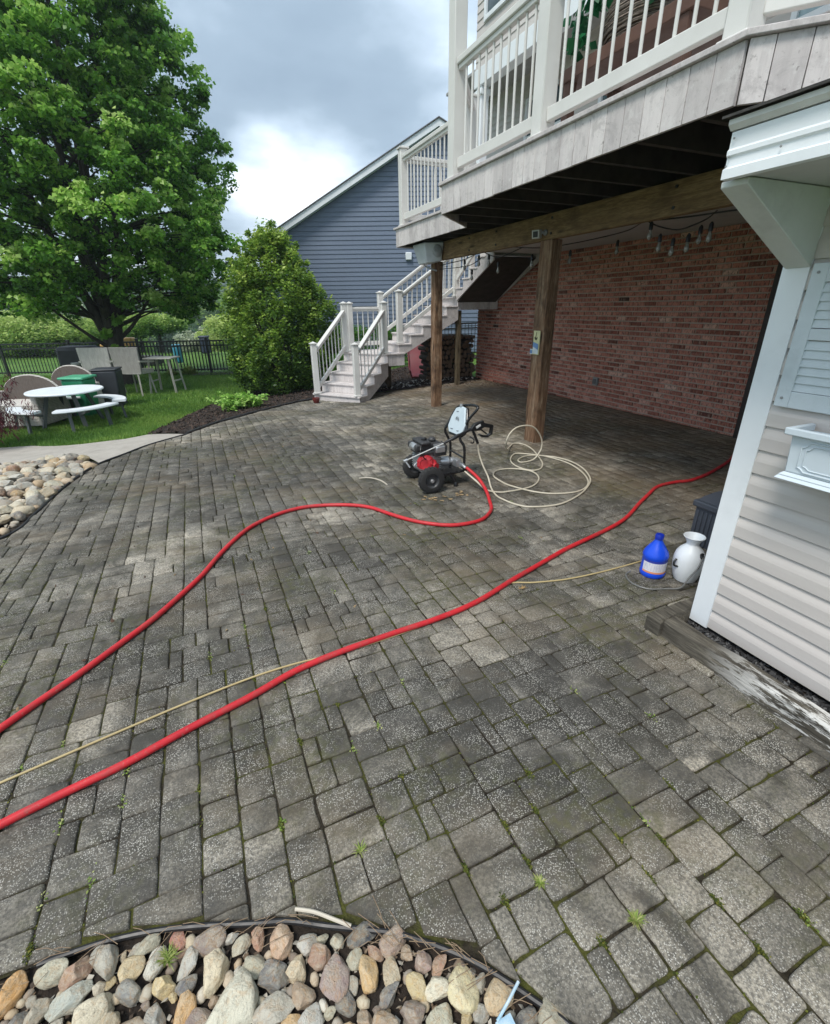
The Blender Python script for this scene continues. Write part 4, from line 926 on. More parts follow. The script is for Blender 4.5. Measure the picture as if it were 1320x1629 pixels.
COIL = [(2.198, 3.58, .398), (2.215, 3.58, .30), (2.235, 3.54, .20), (2.26, 3.48, .10), (2.235, 3.38, .03), (2.206, 3.25, .008), (2.206, 3.14), (2.23, 3.03), (2.278, 2.937), (2.357, 2.889), (2.464, 2.856), (2.595, 2.851), (2.754, 2.896), (2.936, 2.979), (3.097, 3.084), (3.225, 3.195), (3.322, 3.329), (3.402, 3.485), (3.446, 3.642), (3.449, 3.798), (3.406, 3.931), (3.328, 4.027), (3.245, 4.121), (3.126, 4.23),
        (3.041, 4.201), (2.93, 4.087), (2.863, 3.959), (2.844, 3.829), (2.865, 3.72), (2.922, 3.662), (3.015, 3.678), (3.117, 3.776), (3.193, 3.895), (3.284, 4.084), (3.371, 4.29), (3.408, 4.464), (3.38, 4.58), (3.30, 4.58, .01), (3.15, 4.43, .03), (2.95, 4.19, .09), (2.80, 4.0, .18), (2.76, 3.94, .264), (2.779, 3.93, .33), (2.834, 3.93, .382), (2.901, 3.93, .404), (3.002, 3.93, .403), (3.087, 3.93, .372), (3.157, 3.93, .304), (3.202, 3.93, .22), (3.207, 3.93, .139), (3.181, 3.93, .088), (3.134, 3.93, .035), (3.063, 3.93, .012), (2.958, 3.94, .010), (2.99, 4.03), (3.12, 4.10), (3.24, 4.09), (3.312, 4.034),
        (3.369, 3.885), (3.388, 3.701), (3.352, 3.512), (3.277, 3.325), (3.175, 3.169), (3.049, 3.062), (2.911, 3.013), (2.778, 3.028), (2.646, 3.086), (2.549, 3.19), (2.492, 3.306), (2.449, 3.425), (2.443, 3.551), (2.456, 3.67), (2.503, 3.758), (2.581, 3.82), (2.683, 3.828), (2.777, 3.792), (2.847, 3.723), (2.883, 3.636), (2.862, 3.526), (2.802, 3.427), (2.711, 3.344), (2.606, 3.29), (2.487, 3.275), (2.368, 3.279), (2.27, 3.30), (2.17, 3.36, .03), (2.12, 3.46, .09), (2.07, 3.58, .15)]
cable('pressure_hose', [(p[0], p[1], p[2] if len(p) > 2 else g(p[0], p[1])+.009) for p in COIL], .0078, M_WH, 'pale cream pressure hose hanging from the spray gun and coiled loosely on the pavers', 'hose', 8)

# ------------------------------------------------------------------ pressure washer
pw = thing('pressure_washer', (1.95, 3.75, 0), 'petrol pressure washer with black wheels red engine cover and pale control panel', 'pressure washer')
M_TYRE = plain('tyre_rubber', (.018, .018, .019), (.028, .027, .026), 20, .8, .3, 120); M_STEEL = plain('aluminium', (.55, .56, .57), (.42, .43, .44), 12, .35, .1, 60, metal=.7); M_FRM = plain('black_frame', (.012, .012, .013), rough=.3, spec=.6)
M_RED = plain('red_cover', (.50, .03, .04), (.4, .02, .03), 8, .4); M_DK = plain('engine_black', (.03, .03, .032), (.05, .05, .052), 20, .5)
ax = Vector((.04, .47, 0)).normalized(); RM = ax.to_track_quat('Z', 'Y').to_matrix()
for c in ((1.727, 3.575, .12), (1.762, 4.02, .12)):
    b = MB(); b.lathe([(.066, -.034), (.098, -.036), (.114, -.028), (.120, -.012), (.120, .012), (.114, .028), (.098, .036), (.066, .034), (.066, -.034)], c, 36, RM, caps=False)
    for k in range(22):
        a = 2*pi*k/22; dv = RM @ Vector((cos(a), sin(a), 0)); b.obox(Vector(c)+dv*.1195, (.006, .010, .05), Matrix((dv, dv.cross(ax), ax)).transposed())
    wh = b.build('wheel', M_TYRE, pw, smooth=True)
    b = MB(); b.lathe([(.0, -.018), (.028, -.02), (.03, -.012), (.05, -.010), (.064, -.028), (.067, -.03), (.067, .03), (.05, .01), (0, .015)], c, 28, RM, caps=False); b.build('rim', plain('rim_dark', (.05, .052, .055), rough=.35), wh, smooth=True)
    b = MB(); b.lathe([(.014, -.038), (.017, -.034), (.017, -.015), (0, -.015)], c, 14, RM); b.build('hub', M_STEEL, wh, smooth=True)
b = MB(); fr = .0125
b.tube(smooth_path([(1.74, 3.60, .13), (1.92, 3.64, .125), (2.10, 3.66, .13), (2.14, 3.70, .13), (2.16, 4.0, .13), (2.10, 4.05, .13), (1.92, 4.03, .125), (1.76, 4.0, .13)], 6), fr, 10)
b.tube([(1.727, 3.54, .12), (1.762, 4.06, .12)], .009, 10); b.box(1.76, 2.10, 3.66, 4.02, .125, .133)
b.tube(smooth_path([(1.96, 3.66, .12), (2.0, 3.64, .05), (2.01, 3.635, .012)], 4), .014, 10); b.lathe([(.02, 0), (.02, .03), (.014, .04)], (2.01, 3.635, 0), 14); b.tube(smooth_path([(1.98, 4.03, .12), (2.02, 4.02, .05), (2.03, 4.01, .01)], 4), .014, 10)
b.build('frame', M_FRM, pw, smooth=True)
b = MB()
b.tube(smooth_path([(2.13, 3.70, .13), (2.13, 3.705, .33), (2.10, 3.73, .405), (2.105, 3.73, .46), (2.16, 3.69, .60), (2.21, 3.64, .69), (2.225, 3.66, .713), (2.22, 3.76, .712), (2.19, 3.92, .675), (2.17, 3.97, .63), (2.12, 4.0, .52), (2.09, 4.02, .44), (2.12, 4.01, .36), (2.14, 4.0, .30), (2.14, 4.0, .13)], 7), .0125, 10)
b.tube([(2.13, 3.70, .235), (2.14, 4.0, .235)], .009, 8); b.tube(smooth_path([(2.17, 3.68, .44), (2.19, 3.64, .42), (2.17, 3.62, .395), (2.15, 3.63, .40)], 4), .006, 8)
b.build('handle', M_FRM, pw, smooth=True)
# control panel: pale rounded plate between the handle legs
def pnl(u, v, t): # u along y (-1..1 -> 3.70..4.0), v height
    return (2.10+v*.085-t, 3.845+u*.145+v*(-.04), .45+v*.235)
sh_ = [(-.72, .0), (.55, -.02), (.95, .18), (1.0, .55), (.85, .9), (.35, 1.02), (-.2, 1.0), (-.55, .72), (-.95, .40), (-1.0, .15)]
b = MB(); b.prism(sh_, pnl, 0, .02); pn = b.build('control_panel', plain('panel_pale', (.52, .60, .64), (.46, .54, .58), 14, .4), pw, bevel=.006)
b = MB(); b.prism([(u*1.1, v*1.1-.12) for u, v in sh_], pnl, -.03, -.002); b.build('panel_back', M_FRM, pn, bevel=.01)
pc = Vector(pnl(.1, .52, .021)); un = (Vector(pnl(.1, .52, 1))-Vector(pnl(.1, .52, 0))).normalized(); PM = (-un).to_track_quat('Z', 'Y').to_matrix()
PM = un.to_track_quat('Z', 'Y').to_matrix()
b = MB(); ring = [pc + PM @ Vector((cos(a)*.026, sin(a)*.026, .001)) for a in np.linspace(0, 2*pi, 24, endpoint=False)]; b.tube(ring, .0028, 6, closed=True)
ring = [pc + PM @ Vector((cos(a)*.010, sin(a)*.010, .001)) for a in np.linspace(0, 2*pi, 12, endpoint=False)]; b.tube(ring, .002, 6, closed=True)
for du, dv, l in ((.45, .13, .25), (-.35, .14, .22), (.55, .8, .2)): b.beam(Vector(pnl(du, dv, .021)), Vector(pnl(du-l, dv+.02, .021)), .012, .003)
b.build('panel_marking', plain('marking', (.10, .12, .14)), pn)
b = MB(); b.lathe([(.0, .022), (.016, .02), (.018, 0)], pnl(.35, 1.02, .015), 12); b.build('panel_knob', M_STEEL, pn, smooth=True)
# engine
b = MB(); b.box(1.69, 1.93, 3.74, 3.96, .30, .335); b.box(1.66, 1.92, 3.76, 3.95, .34, .40); b.box(1.70, 1.80, 3.72, 3.94, .40, .43); b.lathe([(.035, 0), (.035, .03), (.02, .035)], (1.86, 3.84, .40), 16); b.box(1.83, 1.95, 3.72, 3.80, .28, .37)
eng = b.build('engine', M_DK, pw, bevel=.012)
b = MB(); b.lathe([(.026, 0), (.026, .014), (.018, .02), (0, .02)], (1.76, 3.80, .432), 14); b.tube(smooth_path([(1.70, 3.73, .40), (1.68, 3.70, .36), (1.71, 3.70, .30), (1.74, 3.71, .27)], 4), .005, 6); b.tube(smooth_path([(1.93, 3.80, .40), (1.97, 3.76, .36), (1.95, 3.74, .28)], 4), .006, 6); b.build('fuel_cap', M_BLACK, eng, smooth=True)
b = MB(); b.lathe([(.03, -.05), (.034, -.04), (.034, .04), (.03, .05)], (1.68, 3.84, .37), 14, Matrix.Rotation(pi/2, 3, 'X')); b.box(1.835, 1.94, 3.745, 3.76, .37, .392); b.build('muffler', M_STEEL, eng, smooth=True)
b = MB(); b.box(1.84, 1.935, 3.705, 3.735, .315, .375); b.build('air_filter_cover', M_STEEL, eng, bevel=.01)
b = MB(); b.box(1.72, 1.90, 3.76, 3.95, .134, .30)
for k in range(7): b.box(1.705, 1.915, 3.75, 3.96, .155+k*.02, .161+k*.02)
b.build('crankcase', M_STEEL, eng, bevel=.006)
b = MB(); CM = Vector((-.55, -.83, .05)).normalized().to_track_quat('Z', 'Y').to_matrix(); cc = Vector((1.745, 3.745, .225))
b.lathe([(.078, -.05), (.078, 0), (.07, .018), (.045, .024), (.04, .018), (0, .018)], cc, 28, CM)
for k in range(9): a = 2*pi*k/9; p = cc+CM @ Vector((cos(a)*.055, sin(a)*.055, .024)); q = cc+CM @ Vector((cos(a)*.075, sin(a)*.075, .014)); b.beam(p, q, .008, .008)
b.build('starter_cover', M_RED, eng, smooth=True)
b = MB(); b.lathe([(.05, -.04), (.055, 0), (.03, .03), (.03, .05)], (1.82, 3.735, .20), 18, Vector((.3, -.95, 0)).normalized().to_track_quat('Z', 'Y').to_matrix()); b.build('red_shroud', M_RED, eng, smooth=True)
b = MB(); b.lathe([(.042, 0), (.045, .03), (.045, .09), (.035, .10), (.035, .14), (.02, .145)], (1.93, 3.82, .20), 18, Vector((1, -.3, 0)).normalized().to_track_quat('Z', 'Y').to_matrix()); b.obox((2.06, 3.72, .20), (.05, .09, .07)); b.obox((2.09, 3.67, .185), (.03, .05, .035)); b.lathe([(.016, -.03), (.016, .02), (.011, .03)], (2.09, 3.63, .18), 12, Vector((.1, -1, -.3)).normalized().to_track_quat('Z', 'Y').to_matrix())
b.build('pump', M_STEEL, pw, smooth=True, bevel=.004)
b = MB(); b.tube(smooth_path([(1.80, 3.72, .16), (1.68, 3.68, .19), (1.60, 3.66, .24), (1.63, 3.67, .27)], 4), .007, 8); b.build('guard_tube', M_STEEL, pw, smooth=True)
gun = thing('spray_gun', (1.95, 3.58, .45), 'black trigger spray gun with a long steel lance resting across the pressure washer', 'spray gun')
b = MB(); b.tube([(1.505, 3.60, .331), (1.848, 3.58, .441)], .0055, 10); b.build('lance', plain('lance_steel', (.72, .70, .66), rough=.3, metal=.5), gun, smooth=True)
b = MB(); b.tube([(1.475, 3.602, .322), (1.51, 3.60, .332)], .013, 10); b.tube([(1.49, 3.60, .325), (1.52, 3.57, .27)], .008, 8); b.build('nozzle', M_STEEL, gun, smooth=True)
b = MB(); b.tube([(1.848, 3.58, .441), (1.92, 3.58, .468), (1.93, 3.58, .47), (2.0, 3.58, .497), (2.01, 3.58, .50), (2.13, 3.58, .545)], .013, 12, radii=[.010, .013, .017, .017, .013, .014])
b.build('grip', M_BLACK, gun, smooth=True)
GP = [(2.10, .525), (2.15, .585), (2.24, .605), (2.25, .582), (2.345, .555), (2.34, .47), (2.29, .445), (2.23, .455), (2.20, .48), (2.215, .487), (2.25, .468), (2.29, .463), (2.318, .48), (2.322, .53), (2.25, .545), (2.20, .52), (2.16, .52)]
b = MB(); b.prism(GP, lambda u, v, t: (u, t, v), 3.563, 3.597); b.build('handle', M_BLACK, gun, bevel=.004)
b = MB(); b.obox((2.185, 3.561, .560), (.05, .006, .022), Matrix.Rotation(-.45, 3, 'Y')); b.build('badge', plain('badge', (.7, .7, .68)), gun, bevel=.003)
b = MB(); b.beam((2.215, 3.58, .53), (2.285, 3.58, .478), .018, .012); b.build('trigger', M_BLACK, gun, bevel=.004)
b = MB(); b.tube([(2.14, 3.58, .515), (2.152, 3.58, .50), (2.196, 3.58, .40)], .012, 10)
for k in range(5): b.lathe([(.0135, -.004), (.0135, .004)], Vector((2.155, 3.58, .49)).lerp(Vector((2.194, 3.58, .405)), k/4), 10, Vector((.04, 0, -.09)).normalized().to_track_quat('Z', 'Y').to_matrix())
b.build('hose_fitting', M_BLACK, gun, smooth=True)

# ------------------------------------------------------------------ jug, sprayer, deck box
jug = thing('jug', (2.358, 1.725, 0), 'blue plastic gallon jug with a white and orange label beside the white sprayer tank', 'jug')
JC = (2.358, 1.725, 0)
def m_blue():
    t = NT('blue_plastic'); t.set(t.mix(t.noise(t.coord(), 9), (.008, .06, .62), (.01, .09, .75)), .28, spec=.5); return t.m
b = MB(); b.lathe([(.055, .0), (.068, .004), (.072, .012), (.073, .03), (.070, .036), (.070, .125), (.073, .132), (.073, .145), (.066, .165), (.048, .195), (.030, .222), (.022, .238), (.020, .245)], JC, 40); b.build('bottle', m_blue(), jug, smooth=True)
b = MB(); b.lathe([(.021, .245), (.0245, .247), (.0245, .272), (.022, .276), (0, .276)], JC, 24); b.build('cap', plain('blue_cap', (.006, .03, .42), rough=.35), jug, smooth=True)
b = MB(); b.tube(smooth_path([(JC[0]+.028, JC[1]+.02, .225), (JC[0]+.055, JC[1]+.035, .205), (JC[0]+.062, JC[1]+.04, .17)], 4), .009, 8); b.build('grip', m_blue(), jug, smooth=True)
def m_label():
    t = NT('jug_label'); p = t.n('ShaderNodeSeparateXYZ'); t.l(t.coord(), p.inputs[0]); z = p.outputs[2]
    band = lambda a, c: t.math('MULTIPLY', t.math('GREATER_THAN', z, a), t.math('LESS_THAN', z, c))
    c = t.mix(band(.036, .05), (.72, .71, .76), (.75, .30, .16)); c = t.mix(band(.108, .13), c, (.03, .05, .35))
    words = t.math('MULTIPLY', t.math('GREATER_THAN', t.noise(t.coord((1, 1, .15)), 150, 1), .52), t.math('GREATER_THAN', t.math('SINE', t.math('MULTIPLY', z, 900.)), .2))
    c = t.mix(t.math('MULTIPLY', t.math('MULTIPLY', words, band(.056, .104)), .55), c, (.15, .22, .45)); t.set(c, .45); return t.m
b = MB(); n = 24; R = .0712; a0, a1 = radians(165), radians(320); vs = []
for k in range(n+1): a = a0+(a1-a0)*k/n; vs += [(JC[0]+R*cos(a), JC[1]+R*sin(a), .038), (JC[0]+R*cos(a), JC[1]+R*sin(a), .123)]
b.add(vs, [(2*k, 2*k+2, 2*k+3, 2*k+1) for k in range(n)]); b.build('label', m_label(), jug, smooth=True)
spr = thing('pump_sprayer', (2.495, 1.60, 0), 'white translucent pump sprayer tank with funnel top beside the shed corner', 'sprayer')
SC = (2.492, 1.602, 0); M_SPR = plain('white_poly', (.84, .87, .88), (.80, .83, .85), 2, .4, spec=.5)
b = MB(); b.lathe([(.050, .0), (.060, .003), (.070, .03), (.081, .07), (.085, .11), (.084, .15), (.077, .18), (.062, .205), (.047, .221), (.038, .231), (.033, .240), (.035, .25), (.043, .268), (.054, .284), (.059, .290), (.057, .292), (.05, .288), (.038, .268), (.028, .252), (0, .25)], SC, 44); tk = b.build('tank', M_SPR, spr, smooth=True)
b = MB(); b.lathe([(.010, -.002), (.013, .01), (.010, .016), (0, .016)], (SC[0]-.004, SC[1]-.068, .185), 14, Vector((-.05, -1, .3)).normalized().to_track_quat('Z', 'Y').to_matrix()); b.obox((SC[0]-.004, SC[1]-.072, .188), (.018, .012, .04)); b.build('hose_port', M_BLACK, tk, smooth=True)
b = MB(); b.tube(smooth_path([(SC[0]-.085, SC[1]+.02, .15), (SC[0]-.1, SC[1]+.02, .13), (SC[0]-.098, SC[1]+.015, .11), (SC[0]-.078, SC[1]+.0, .105)], 4), .006, 8); b.build('carry_loop', M_BLACK, tk, smooth=True)
b = MB(); b.tube(smooth_path([(SC[0]-.004, SC[1]-.082, .19), (SC[0]-.045, SC[1]-.092, .13), (SC[0]-.088, SC[1]-.082, .07), (2.36, 1.525, .015), (2.28, 1.565, .006), (2.20, 1.60, .006), (2.163, 1.66, .006), (2.165, 1.72, .006), (2.20, 1.78, .006), (2.26, 1.80, .006)], 6), .0045, 8); b.build('spray_hose', plain('grey_tube', (.12, .125, .12), (.2, .2, .19), 12, .4), spr, smooth=True)
M_BIN = plain('slate_plastic', (.065, .075, .095), (.055, .063, .08), 4, .5)
bx = thing('storage_box', (3.15, 1.7, 0), 'slate grey ribbed plastic storage box half hidden behind the shed corner', 'storage box')
b = MB(); b.box(2.955, 3.42, 1.30, 1.94, 0, .27)
for k in range(20): y = 1.32+k*.031; b.box(2.947, 2.956, y, y+.013, .01, .25)
for k in range(14): x = 2.97+k*.031; b.box(x, x+.013, 1.939, 1.948, .01, .25)
b.build('bin_body', M_BIN, bx, bevel=.003)
b = MB(); b.box(2.935, 3.44, 1.28, 1.96, .272, .315); b.prism([(2.95, .316), (3.0, .335), (3.10, .347), (3.28, .347), (3.38, .335), (3.42, .316)], lambda u, v, t: (u, t, v), 1.30, 1.94); b.build('lid', M_BIN, bx, bevel=.008)
b = MB(); b.box(2.940, 2.950, 1.60, 1.76, .20, .225); b.build('hand_slot', M_BLACK, bx)
b = MB(); b.beam((3.30, 1.62, .35), (3.38, 1.62, .46), .03, .12); b.build('lid_handle', M_BLACK, bx, bevel=.01)

# ------------------------------------------------------------------ things fixed on the deck structure
sp = thing('outdoor_speaker', (3.45, 7.2, 2.25), 'large pale grey wedge speaker mounted at the left end of the deck beam', 'speaker')
Fp = lambda u, v, t: (u, t, v)
b = MB(); b.add([(3.30, 7.52, 2.405-.01), (3.30, 7.10, 2.395), (3.36, 7.12, 2.12), (3.36, 7.42, 2.12), (3.56, 7.50, 2.395), (3.56, 6.96, 2.395), (3.56, 7.02, 2.15), (3.56, 7.42, 2.13)], [(0, 1, 2, 3), (4, 7, 6, 5), (0, 4, 5, 1), (3, 2, 6, 7), (0, 3, 7, 4), (1, 5, 6, 2)])
b.build('cabinet', plain('speaker_grey', (.52, .55, .57), (.45, .48, .5), 4, .5, dirt=.3), sp, bevel=.018)
b = MB(); nrm = Vector((-.6, -1, 0)).normalized(); b.lathe([(.075, 0), (.085, .012), (.06, .03), (0, .03)], (3.47, 6.99, 2.275), 20, Vector((-.35, -1, .1)).normalized().to_track_quat('Z', 'Y').to_matrix(), sx=.8); b.build('bracket_disc', M_GREYP, sp, smooth=True)
b = MB(); b.tube(smooth_path([(3.40, 7.3, 2.11), (3.45, 7.2, 2.06), (3.54, 7.15, 2.03)], 4), .012, 8); b.build('mount', M_GREYP, sp, smooth=True)
cm = thing('security_camera', (3.54, 4.66, 2.23), 'small white box camera fixed on top of the nearer wooden post', 'camera')
b = MB(); RMx = Matrix.Rotation(radians(28), 3, 'Z') @ Matrix.Rotation(radians(-8), 3, 'Y'); b.obox((3.50, 4.70, 2.225), (.07, .085, .08), RMx); b.build('case', plain('camera_white', (.6, .6, .58)), cm, bevel=.006)
b = MB(); b.obox(Vector((3.50, 4.70, 2.225))+RMx @ Vector((-.037, 0, 0)), (.004, .055, .055), RMx); b.build('lens_window', M_BLACK, cm, bevel=.002)
b = MB(); b.lathe([(.028, 0), (.028, .012), (.015, .02), (.012, .05)], (3.568, 4.64, 2.235), 16, Matrix.Rotation(-pi/2, 3, 'Y')); b.build('mount', M_GREYP, cm, smooth=True)
sg = thing('wall_sign', (3.56, 4.63, 1.1), 'narrow yellow and blue painted plaque fixed on the nearer wooden post', 'sign')
b = MB(); b.box(3.556, 3.567, 4.575, 4.685, 1.02, 1.275); b.build('plaque', plain('cream_paint', (.66, .64, .36), (.58, .56, .32), 6, .5), sg, bevel=.002)
b = MB(); b.box(3.552, 3.555, 4.585, 4.675, 1.03, 1.11); b.box(3.556, 3.567, 4.686, 4.73, 1.02, 1.075); b.build('white_panel', plain('white_paint', (.68, .73, .75), rough=.5), sg)
b = MB(); b.prism([(4.585, 1.075), (4.675, 1.105), (4.675, 1.155), (4.585, 1.135)], lambda u, v, t: (t, u, v), 3.549, 3.5515); b.box(3.5525, 3.5552, 4.69, 4.725, 1.03, 1.065); b.build('blue_band', plain('blue_paint', (.10, .22, .46), (.2, .34, .55), 40, .5), sg)
b = MB(); bd = [(4.615, 1.185), (4.635, 1.175), (4.655, 1.185), (4.662, 1.205), (4.650, 1.212), (4.640, 1.2), (4.625, 1.203), (4.612, 1.21)]; b.prism(bd, lambda u, v, t: (t, u, v), 3.551, 3.5555); b.tube([(3.553, 4.64, 1.21), (3.553, 4.635, 1.235), (3.553, 4.63, 1.26)], .003, 6); b.build('bird_emblem', plain('dark_olive', (.07, .075, .03), rough=.5), sg)
# string lights
sl = thing('string_lights', (3.7, 5, 2.1), 'black cable of clear bulb string lights draped under the deck', 'string lights')
M_BULB = plain('clear_bulb', (.32, .30, .27), (.16, .15, .13), 60, .06, spec=1.0)
BUL = [(3.72, 3.42, 2.155), (3.78, 3.36, 2.06), (3.80, 3.24, 2.02), (3.85, 3.14, 2.04), (3.95, 3.12, 2.10), (3.74, 2.87, 2.08), (4.3, 4.36, 2.14), (3.72, 5.05, 2.05), (3.9, 4.62, 2.06), (3.72, 5.98, 2.13), (3.72, 5.75, 2.03), (3.72, 6.41, 1.98), (3.72, 6.62, 2.12), (3.70, 6.2, 2.14)]
b = MB(); pth = []
b.tube(smooth_path([(3.64, 7.4, 2.10), (3.66, 7.0, 2.12), (3.68, 6.6, 2.135), (3.67, 6.3, 2.165), (3.66, 6.05, 2.19), (3.70, 5.6, 2.20), (3.80, 5.05, 2.14), (3.95, 4.62, 2.15), (4.3, 4.3, 2.23), (4.0, 3.8, 2.23), (3.72, 3.48, 2.19), (3.70, 3.44, 2.185), (3.72, 3.1, 2.165), (3.74, 2.86, 2.16), (3.75, 2.5, 2.155), (3.78, 2.1, 2.2)], 6), .006, 6)
b.tube(smooth_path([(3.70, 3.46, 2.19), (3.76, 3.38, 2.14), (3.82, 3.24, 2.10), (3.87, 3.14, 2.12), (3.98, 3.1, 2.17), (4.2, 3.2, 2.25)], 5), .006, 6); b.tube(smooth_path([(3.66, 6.05, 2.19), (3.70, 5.85, 2.12), (3.72, 5.7, 2.10), (3.76, 5.3, 2.17)], 5), .006, 6); b.tube(smooth_path([(3.64, 7.3, 2.06), (3.67, 6.8, 2.05), (3.70, 6.41, 2.06), (3.69, 6.1, 2.13)], 5), .005, 6)
b.build('cable', M_BLACK, sl, smooth=True)
for x, y, z in BUL:
    b = MB(); b.lathe([(.006, .09), (.016, .075), (.017, .03), (.013, .026)], (x, y, z-.065), 12); so_ = b.build('socket', M_BLACK, sl, smooth=True)
    b = MB(); b.lathe([(.009, .026), (.011, .015), (.019, -.012), (.0205, -.026), (.015, -.042), (.005, -.050), (0, -.051)], (x, y, z-.065), 16); b.build('bulb', M_BULB, so_, smooth=True)
# things on the deck
M_BROWN = plain('brown_stain', (.13, .065, .045), (.09, .045, .032), 6, .6); M_WICK = None
pt = thing('plant_table', (3.3, 3.4, DZ), 'brown wooden table on the deck behind the railing carrying a wicker basket', 'table')
b = MB(); b.box(3.0, 3.55, 2.70, 3.90, 3.13, 3.215); b.build('tabletop', M_BROWN, pt, bevel=.006)
for x, y in ((3.05, 2.78), (3.5, 2.78), (3.05, 3.82), (3.5, 3.82)):
    b = MB(); b.box(x-.035, x+.035, y-.035, y+.035, DZ, 3.128); b.build('leg', M_BROWN, pt)
def m_wicker(name, a, c2, s=1.0):
    t = NT(name); v = t.coord(); w1 = t.n('ShaderNodeTexWave', wave_type='BANDS', bands_direction='Z'); w1.inputs['Scale'].default_value = 22*s; w1.inputs['Distortion'].default_value = 2; w1.inputs['Detail'].default_value = 2; t.l(v, w1.inputs['Vector'])
    k = t.noise(t.coord((30*s, 30*s, 8*s)), 1.5, 3); f = t.math('MULTIPLY', w1.outputs['Fac'], t.rng(k, .35, .6, .35, 1)); t.set(t.mix(f, c2, a), .65, spec=.3); t.bump(f, .8, .01); return t.m
M_WICKB = m_wicker('wicker_basket', (.36, .30, .25), (.07, .055, .045)); M_WICKG = m_wicker('wicker_grey', (.70, .66, .61), (.36, .33, .30), .55); M_WICKD = m_wicker('wicker_dark', (.19, .155, .135), (.10, .08, .068), 1.2)
bk = thing('wicker_basket', (3.22, 3.33, 3.216), 'grey brown wicker basket with green leaves on the deck table', 'basket')
b = MB(); rr = random.Random(3)
for k in range(13):
    z = 3.225+k*.024; r = .19+.075*sin(pi*min(1, (k+3)/16)); ring = [(3.24+r*.8*cos(a)*(1+rr.uniform(-.02, .02)), 3.33+r*1.15*sin(a), z+rr.uniform(-.004, .004)) for a in np.linspace(0, 2*pi, 30, endpoint=False)]; b.tube(ring, .013, 6, closed=True)
b.build('weave', M_WICKB, bk, smooth=True)
b = MB(); b.lathe([(.17, .0), (.22, .1), (.23, .30), (.0, .30)], (3.24, 3.33, 3.222), 20, sx=.8, sy=1.1); b.build('basket_lining', M_BROWN, bk)

# ------------------------------------------------------------------ foliage
def m_leaf(name, stops, trans=.3, rough=.5):
    t = NT(name); c = t.ramp(t.attr('tone'), stops); t.set(c, rough, spec=.35)
    tr = t.n('ShaderNodeBsdfTranslucent'); t.l(t.mix(.5, c, (.25, .42, .04), 'MULTIPLY') if False else c, tr.inputs[0]); ms = t.n('ShaderNodeMixShader'); ms.inputs[0].default_value = trans
    t.l(t.b.outputs[0], ms.inputs[1]); t.l(tr.outputs[0], ms.inputs[2]); t.l(ms.outputs[0], t.o.inputs[0]); return t.m
def leaves(name, P, size, mat, parent=None, seed=0, tone=None, droop=.3, aspect=.55, up=.6, kind=None, shape='kite'):
    """P: Nx3 leaf base points. Small folded leaves."""
    r = np.random.default_rng(seed); n = len(P)
    a = r.uniform(0, 2*pi, n); d = np.stack([np.cos(a), np.sin(a), r.normal(-droop, .35, n)], 1); d /= np.linalg.norm(d, axis=1)[:, None]
    nrm = np.stack([r.normal(0, .5, n), r.normal(0, .5, n), np.full(n, up)+r.normal(0, .35, n)], 1)
    s = np.cross(d, nrm); s /= np.linalg.norm(s, axis=1)[:, None]+1e-9; nn = np.cross(s, d)
    L = (size*r.uniform(.6, 1.35, n))[:, None]; Wd = L*aspect
    if shape == 'kite':
        V = np.stack([P, P+d*L*.45+s*Wd*.5+nn*L*.08, P+d*L-nn*L*.12, P+d*L*.45-s*Wd*.5+nn*L*.08], 1); k = 4
    else:  # lobed maple-like leaf with 5 points
        V = np.stack([P, P+d*L*.25+s*Wd*.75-nn*L*.05, P+d*L*.48+s*Wd*.36, P+d*L*.72+s*Wd*.62-nn*L*.1, P+d*L*1.0-nn*L*.15, P+d*L*.72-s*Wd*.62-nn*L*.1, P+d*L*.48-s*Wd*.36, P+d*L*.25-s*Wd*.75-nn*L*.05], 1); k = 8
    if tone is None: tone = r.uniform(0, 1, n)
    F = np.arange(n*k)
    return raw_mesh(name, V.reshape(-1, 3), F, k, mat, parent, tone=np.repeat(np.clip(tone, 0, 1), k), kind=kind)
def clusters(C, R, per, seed, flat=.75):
    """leaf points scattered in clusters at centres C (N,3) with radius R (N)"""
    r = np.random.default_rng(seed); n = len(C); q = r.normal(0, 1, (n, per, 3)); q /= np.linalg.norm(q, axis=2)[..., None]; q *= r.uniform(.15, 1, (n, per, 1))**.55
    q[..., 2] *= flat; P = C[:, None, :]+q*R[:, None, None]; return P.reshape(-1, 3), q.reshape(-1, 3)

